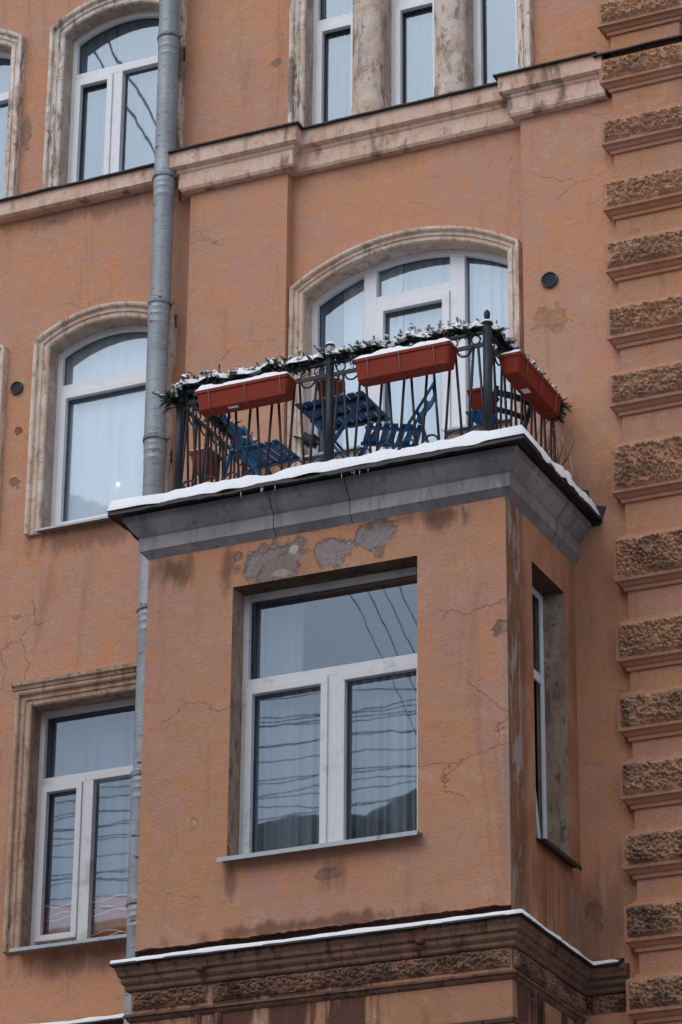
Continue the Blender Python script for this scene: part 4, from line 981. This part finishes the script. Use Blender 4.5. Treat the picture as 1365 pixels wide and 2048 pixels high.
# ------------------------------------------------------------------ wires, vine, pigeon
def curve_cable(pts, r, mat, label, cat='cable', name='cable', n=6, group=None):
    pts = [Vector(p) for p in pts]; out = []
    for i in range(len(pts)-1):
        p0, p1, p2, p3 = pts[max(i-1, 0)], pts[i], pts[i+1], pts[min(i+2, len(pts)-1)]
        for k in range(8):
            t = k/8; out.append(.5*((2*p1)+(p2-p0)*t+(2*p0-5*p1+4*p2-p3)*t*t+(3*p1-p0-3*p2+p3)*t**3))
    out.append(pts[-1]); o = MB().tube(out, r, n).build(name, mat); tag(o, label, cat, group); return o
curve_cable([(RXR, -.14, 13.30), (RXR+.06, -.10, 13.24), (RXR+.10, -.06, 13.12), (RXR+.13, -.04, 12.95), (RXR+.12, -.05, 12.80), (RXR+.10, -.05, 12.66)], .0045, M['white_cable'], 'thin white cable dangling by the wall at the right end of the railing')
def fairy(a, b, seed, label):
    rnd = random.Random(seed); a = Vector(a); b = Vector(b); pts = []
    for i in range(15):
        u = i/14; p = a+(b-a)*u; pts.append(p+Vector((rnd.gauss(0, .008), rnd.gauss(0, .02)-.01, -.06*math.sin(u*math.pi*3)**2+rnd.gauss(0, .025))))
    o = curve_cable(pts, .0028, M['cable'], label, 'string lights', 'string_lights')
    return o
fairy((RXL, RY-.03, 13.46), (RXM, RY-.03, 13.46), 4, 'thin dark string light wire looped along the left half of the railing')
fairy((RXM, RY-.03, 13.46), (RXR, RY-.03, 13.44), 5, 'thin dark string light wire looped along the railing right of the middle post')
curve_cable([(RXR+.03, RY, 13.42), (RXR+.10, -1.3, 13.30), (RXR+.07, -1.0, 13.20), (RXR+.16, -.8, 13.17), (RXR+.05, -.5, 13.22), (RXR+.06, -.2, 13.36)], .003, M['cable'], 'dark string light wire sagging under the right side planter', 'string lights', 'string_lights')
rnd = random.Random(21); m = MB()
for i in range(34):
    x = RXR-.10+rnd.gauss(0, .06); y = -.12+rnd.gauss(0, .05); z = 12.6+rnd.random()*.2; pts = [(x, y, z)]
    for k in range(7): x += rnd.gauss(.005, .03); y += rnd.gauss(0, .02); z += rnd.uniform(.04, .11); pts.append((x, min(y, -.02), z))
    m.tube(pts, [.0045-.0005*q for q in range(8)], 4)
tag(m.build('dry_vine', M['twig']), 'dry brown leafless vine against the wall at the right end of the balcony', 'vine')
rnd = random.Random(22); m = MB()
for i in range(26):
    x = RXL+.04+rnd.gauss(0, .05); y = -.14+rnd.gauss(0, .05); z = 12.6+rnd.random()*.3; pts = [(x, y, z)]
    for k in range(7): x += rnd.gauss(0, .035); y += rnd.gauss(0, .02); z += rnd.uniform(.04, .11); pts.append((x, min(y, -.02), z))
    m.tube(pts, [.0045-.0005*q for q in range(8)], 4)
tag(m.build('dry_vine', M['twig']), 'dry brown leafless vine behind the left side railing', 'vine')

bd = empty('bird', (-.335, .055, 13.632)); bd.scale = (.85, 1.1, 1.0); tag(bd, 'dark grey bird bending down to peck on the sill of the balcony window', 'bird')
def bird():
    me = bpy.data.meshes.new('body')
    sk = [((-.115, 0, .125), .010), ((-.075, 0, .110), .020), ((-.03, 0, .098), .052), ((.015, 0, .088), .054), ((.05, 0, .070), .036), ((.078, 0, .052), .021), ((.098, 0, .040), .019), ((.112, 0, .026), .007), ((.118, 0, .010), .003)]
    me.from_pydata([q[0] for q in sk], [(i, i+1) for i in range(len(sk)-1)], [])
    o = bpy.data.objects.new('body', me); col.objects.link(o); o.parent = bd
    m_ = o.modifiers.new('skin', 'SKIN')
    for v, q in zip(me.skin_vertices[0].data, sk): v.radius = (q[1], q[1])
    me.skin_vertices[0].data[3].use_root = True
    sb = o.modifiers.new('sub', 'SUBSURF'); sb.levels = 2; sb.render_levels = 2
    me.materials.append(M['feather'])
    MB().add([(-.10, -.016, .120), (-.10, .016, .120), (-.185, .022, .150), (-.185, -.022, .150), (-.10, -.016, .128), (-.10, .016, .128), (-.185, .022, .154), (-.185, -.022, .154)], [(0, 1, 2, 3), (7, 6, 5, 4), (0, 4, 5, 1), (1, 5, 6, 2), (2, 6, 7, 3), (3, 7, 4, 0)]).build('tail', M['feather'], bd)
    for y in (-.018, .018):
        m = MB(); m.tube([(.0, y, .06), (.004, y, .03), (.0, y, .002)], .0035, 6)
        for t in (-.4, 0, .4): m.tube([(.0, y, .004), (.022*math.cos(t), y+.022*math.sin(t), .002)], .002, 5)
        m.build('leg', M['twig'], bd)
    for y in (-.015, .015): MB().lathe([(0, -.004), (.004, 0), (0, .004)], 8, (.100, y, .046)).build('eye', M['pvc'], bd)
bird()
# ------------------------------------------------------------------ across the street (seen only as reflections in the panes)
ob_ = empty('townhouse', (-12, -31, 0)); tag(ob_, 'brown townhouse across the street reflected in the lower panes', 'townhouse')
MB().box(-22, 26, -12, 0, 0, 20.2).build('wall', M['opp'], ob_)
m = MB(); m.add([(-22, .3, 20.2), (26, .3, 20.2), (26, -6, 22.6), (-22, -6, 22.6), (-22, -12, 20.2), (26, -12, 20.2)], [(0, 1, 2, 3), (3, 2, 5, 4), (0, 3, 4), (1, 5, 2)]); m.build('roof', M['opp_roof'], ob_)
m = MB()
for (xc, w, h) in ((-2.2, 2.4, .75), (1.6, 2.6, 1.05)):
    n = 10; m.add([(xc+w*math.cos(math.pi*i/n), y, 20.2+h*math.sin(math.pi*i/n)) for y in (.1, -3) for i in range(n+1)], [(i, i+1, n+2+i, n+1+i) for i in range(n)]+[tuple(range(n+1))])
m.build('dormer', M['opp_roof'], ob_)
rnd = random.Random(5)
for i in range(15):
    z = 14.4+.30*(i % 5)+rnd.uniform(-.12, .12)+(.2 if i > 9 else 0); y = -14-rnd.random()*1.5; x = -24; pts = []
    zz = z+.9
    while x < 4: pts.append((x, y, zz-.055*(x+12)+.035*math.sin(x*1.9+i*1.7)+rnd.gauss(0, .03))); x += 1.1
    curve_cable(pts, .007, M['cable'], 'overhead street cable mirrored in the panes', 'cable', 'overhead_cable', 5, 'overhead cables mirrored in the window panes')
for i in range(4):
    curve_cable([(-5.6+.25*i, -13.5, 18.6), (-4.9+.22*i, -13.7, 17.0), (-4.2+.25*i, -14, 15.2), (-3.5+.3*i, -14.3, 13.0)], .006, M['cable'], 'overhead street cable mirrored in the panes', 'cable', 'overhead_cable', 5, 'overhead cables mirrored in the window panes')
for i in range(2):
    curve_cable([(-11.9+.35*i, -14, 30.2), (-10.6+.3*i, -14, 27.9), (-9.6+.3*i, -14, 26.0)], .02, M['cable'], 'overhead street cable mirrored in the panes', 'cable', 'overhead_cable', 5, 'overhead cables mirrored in the window panes')
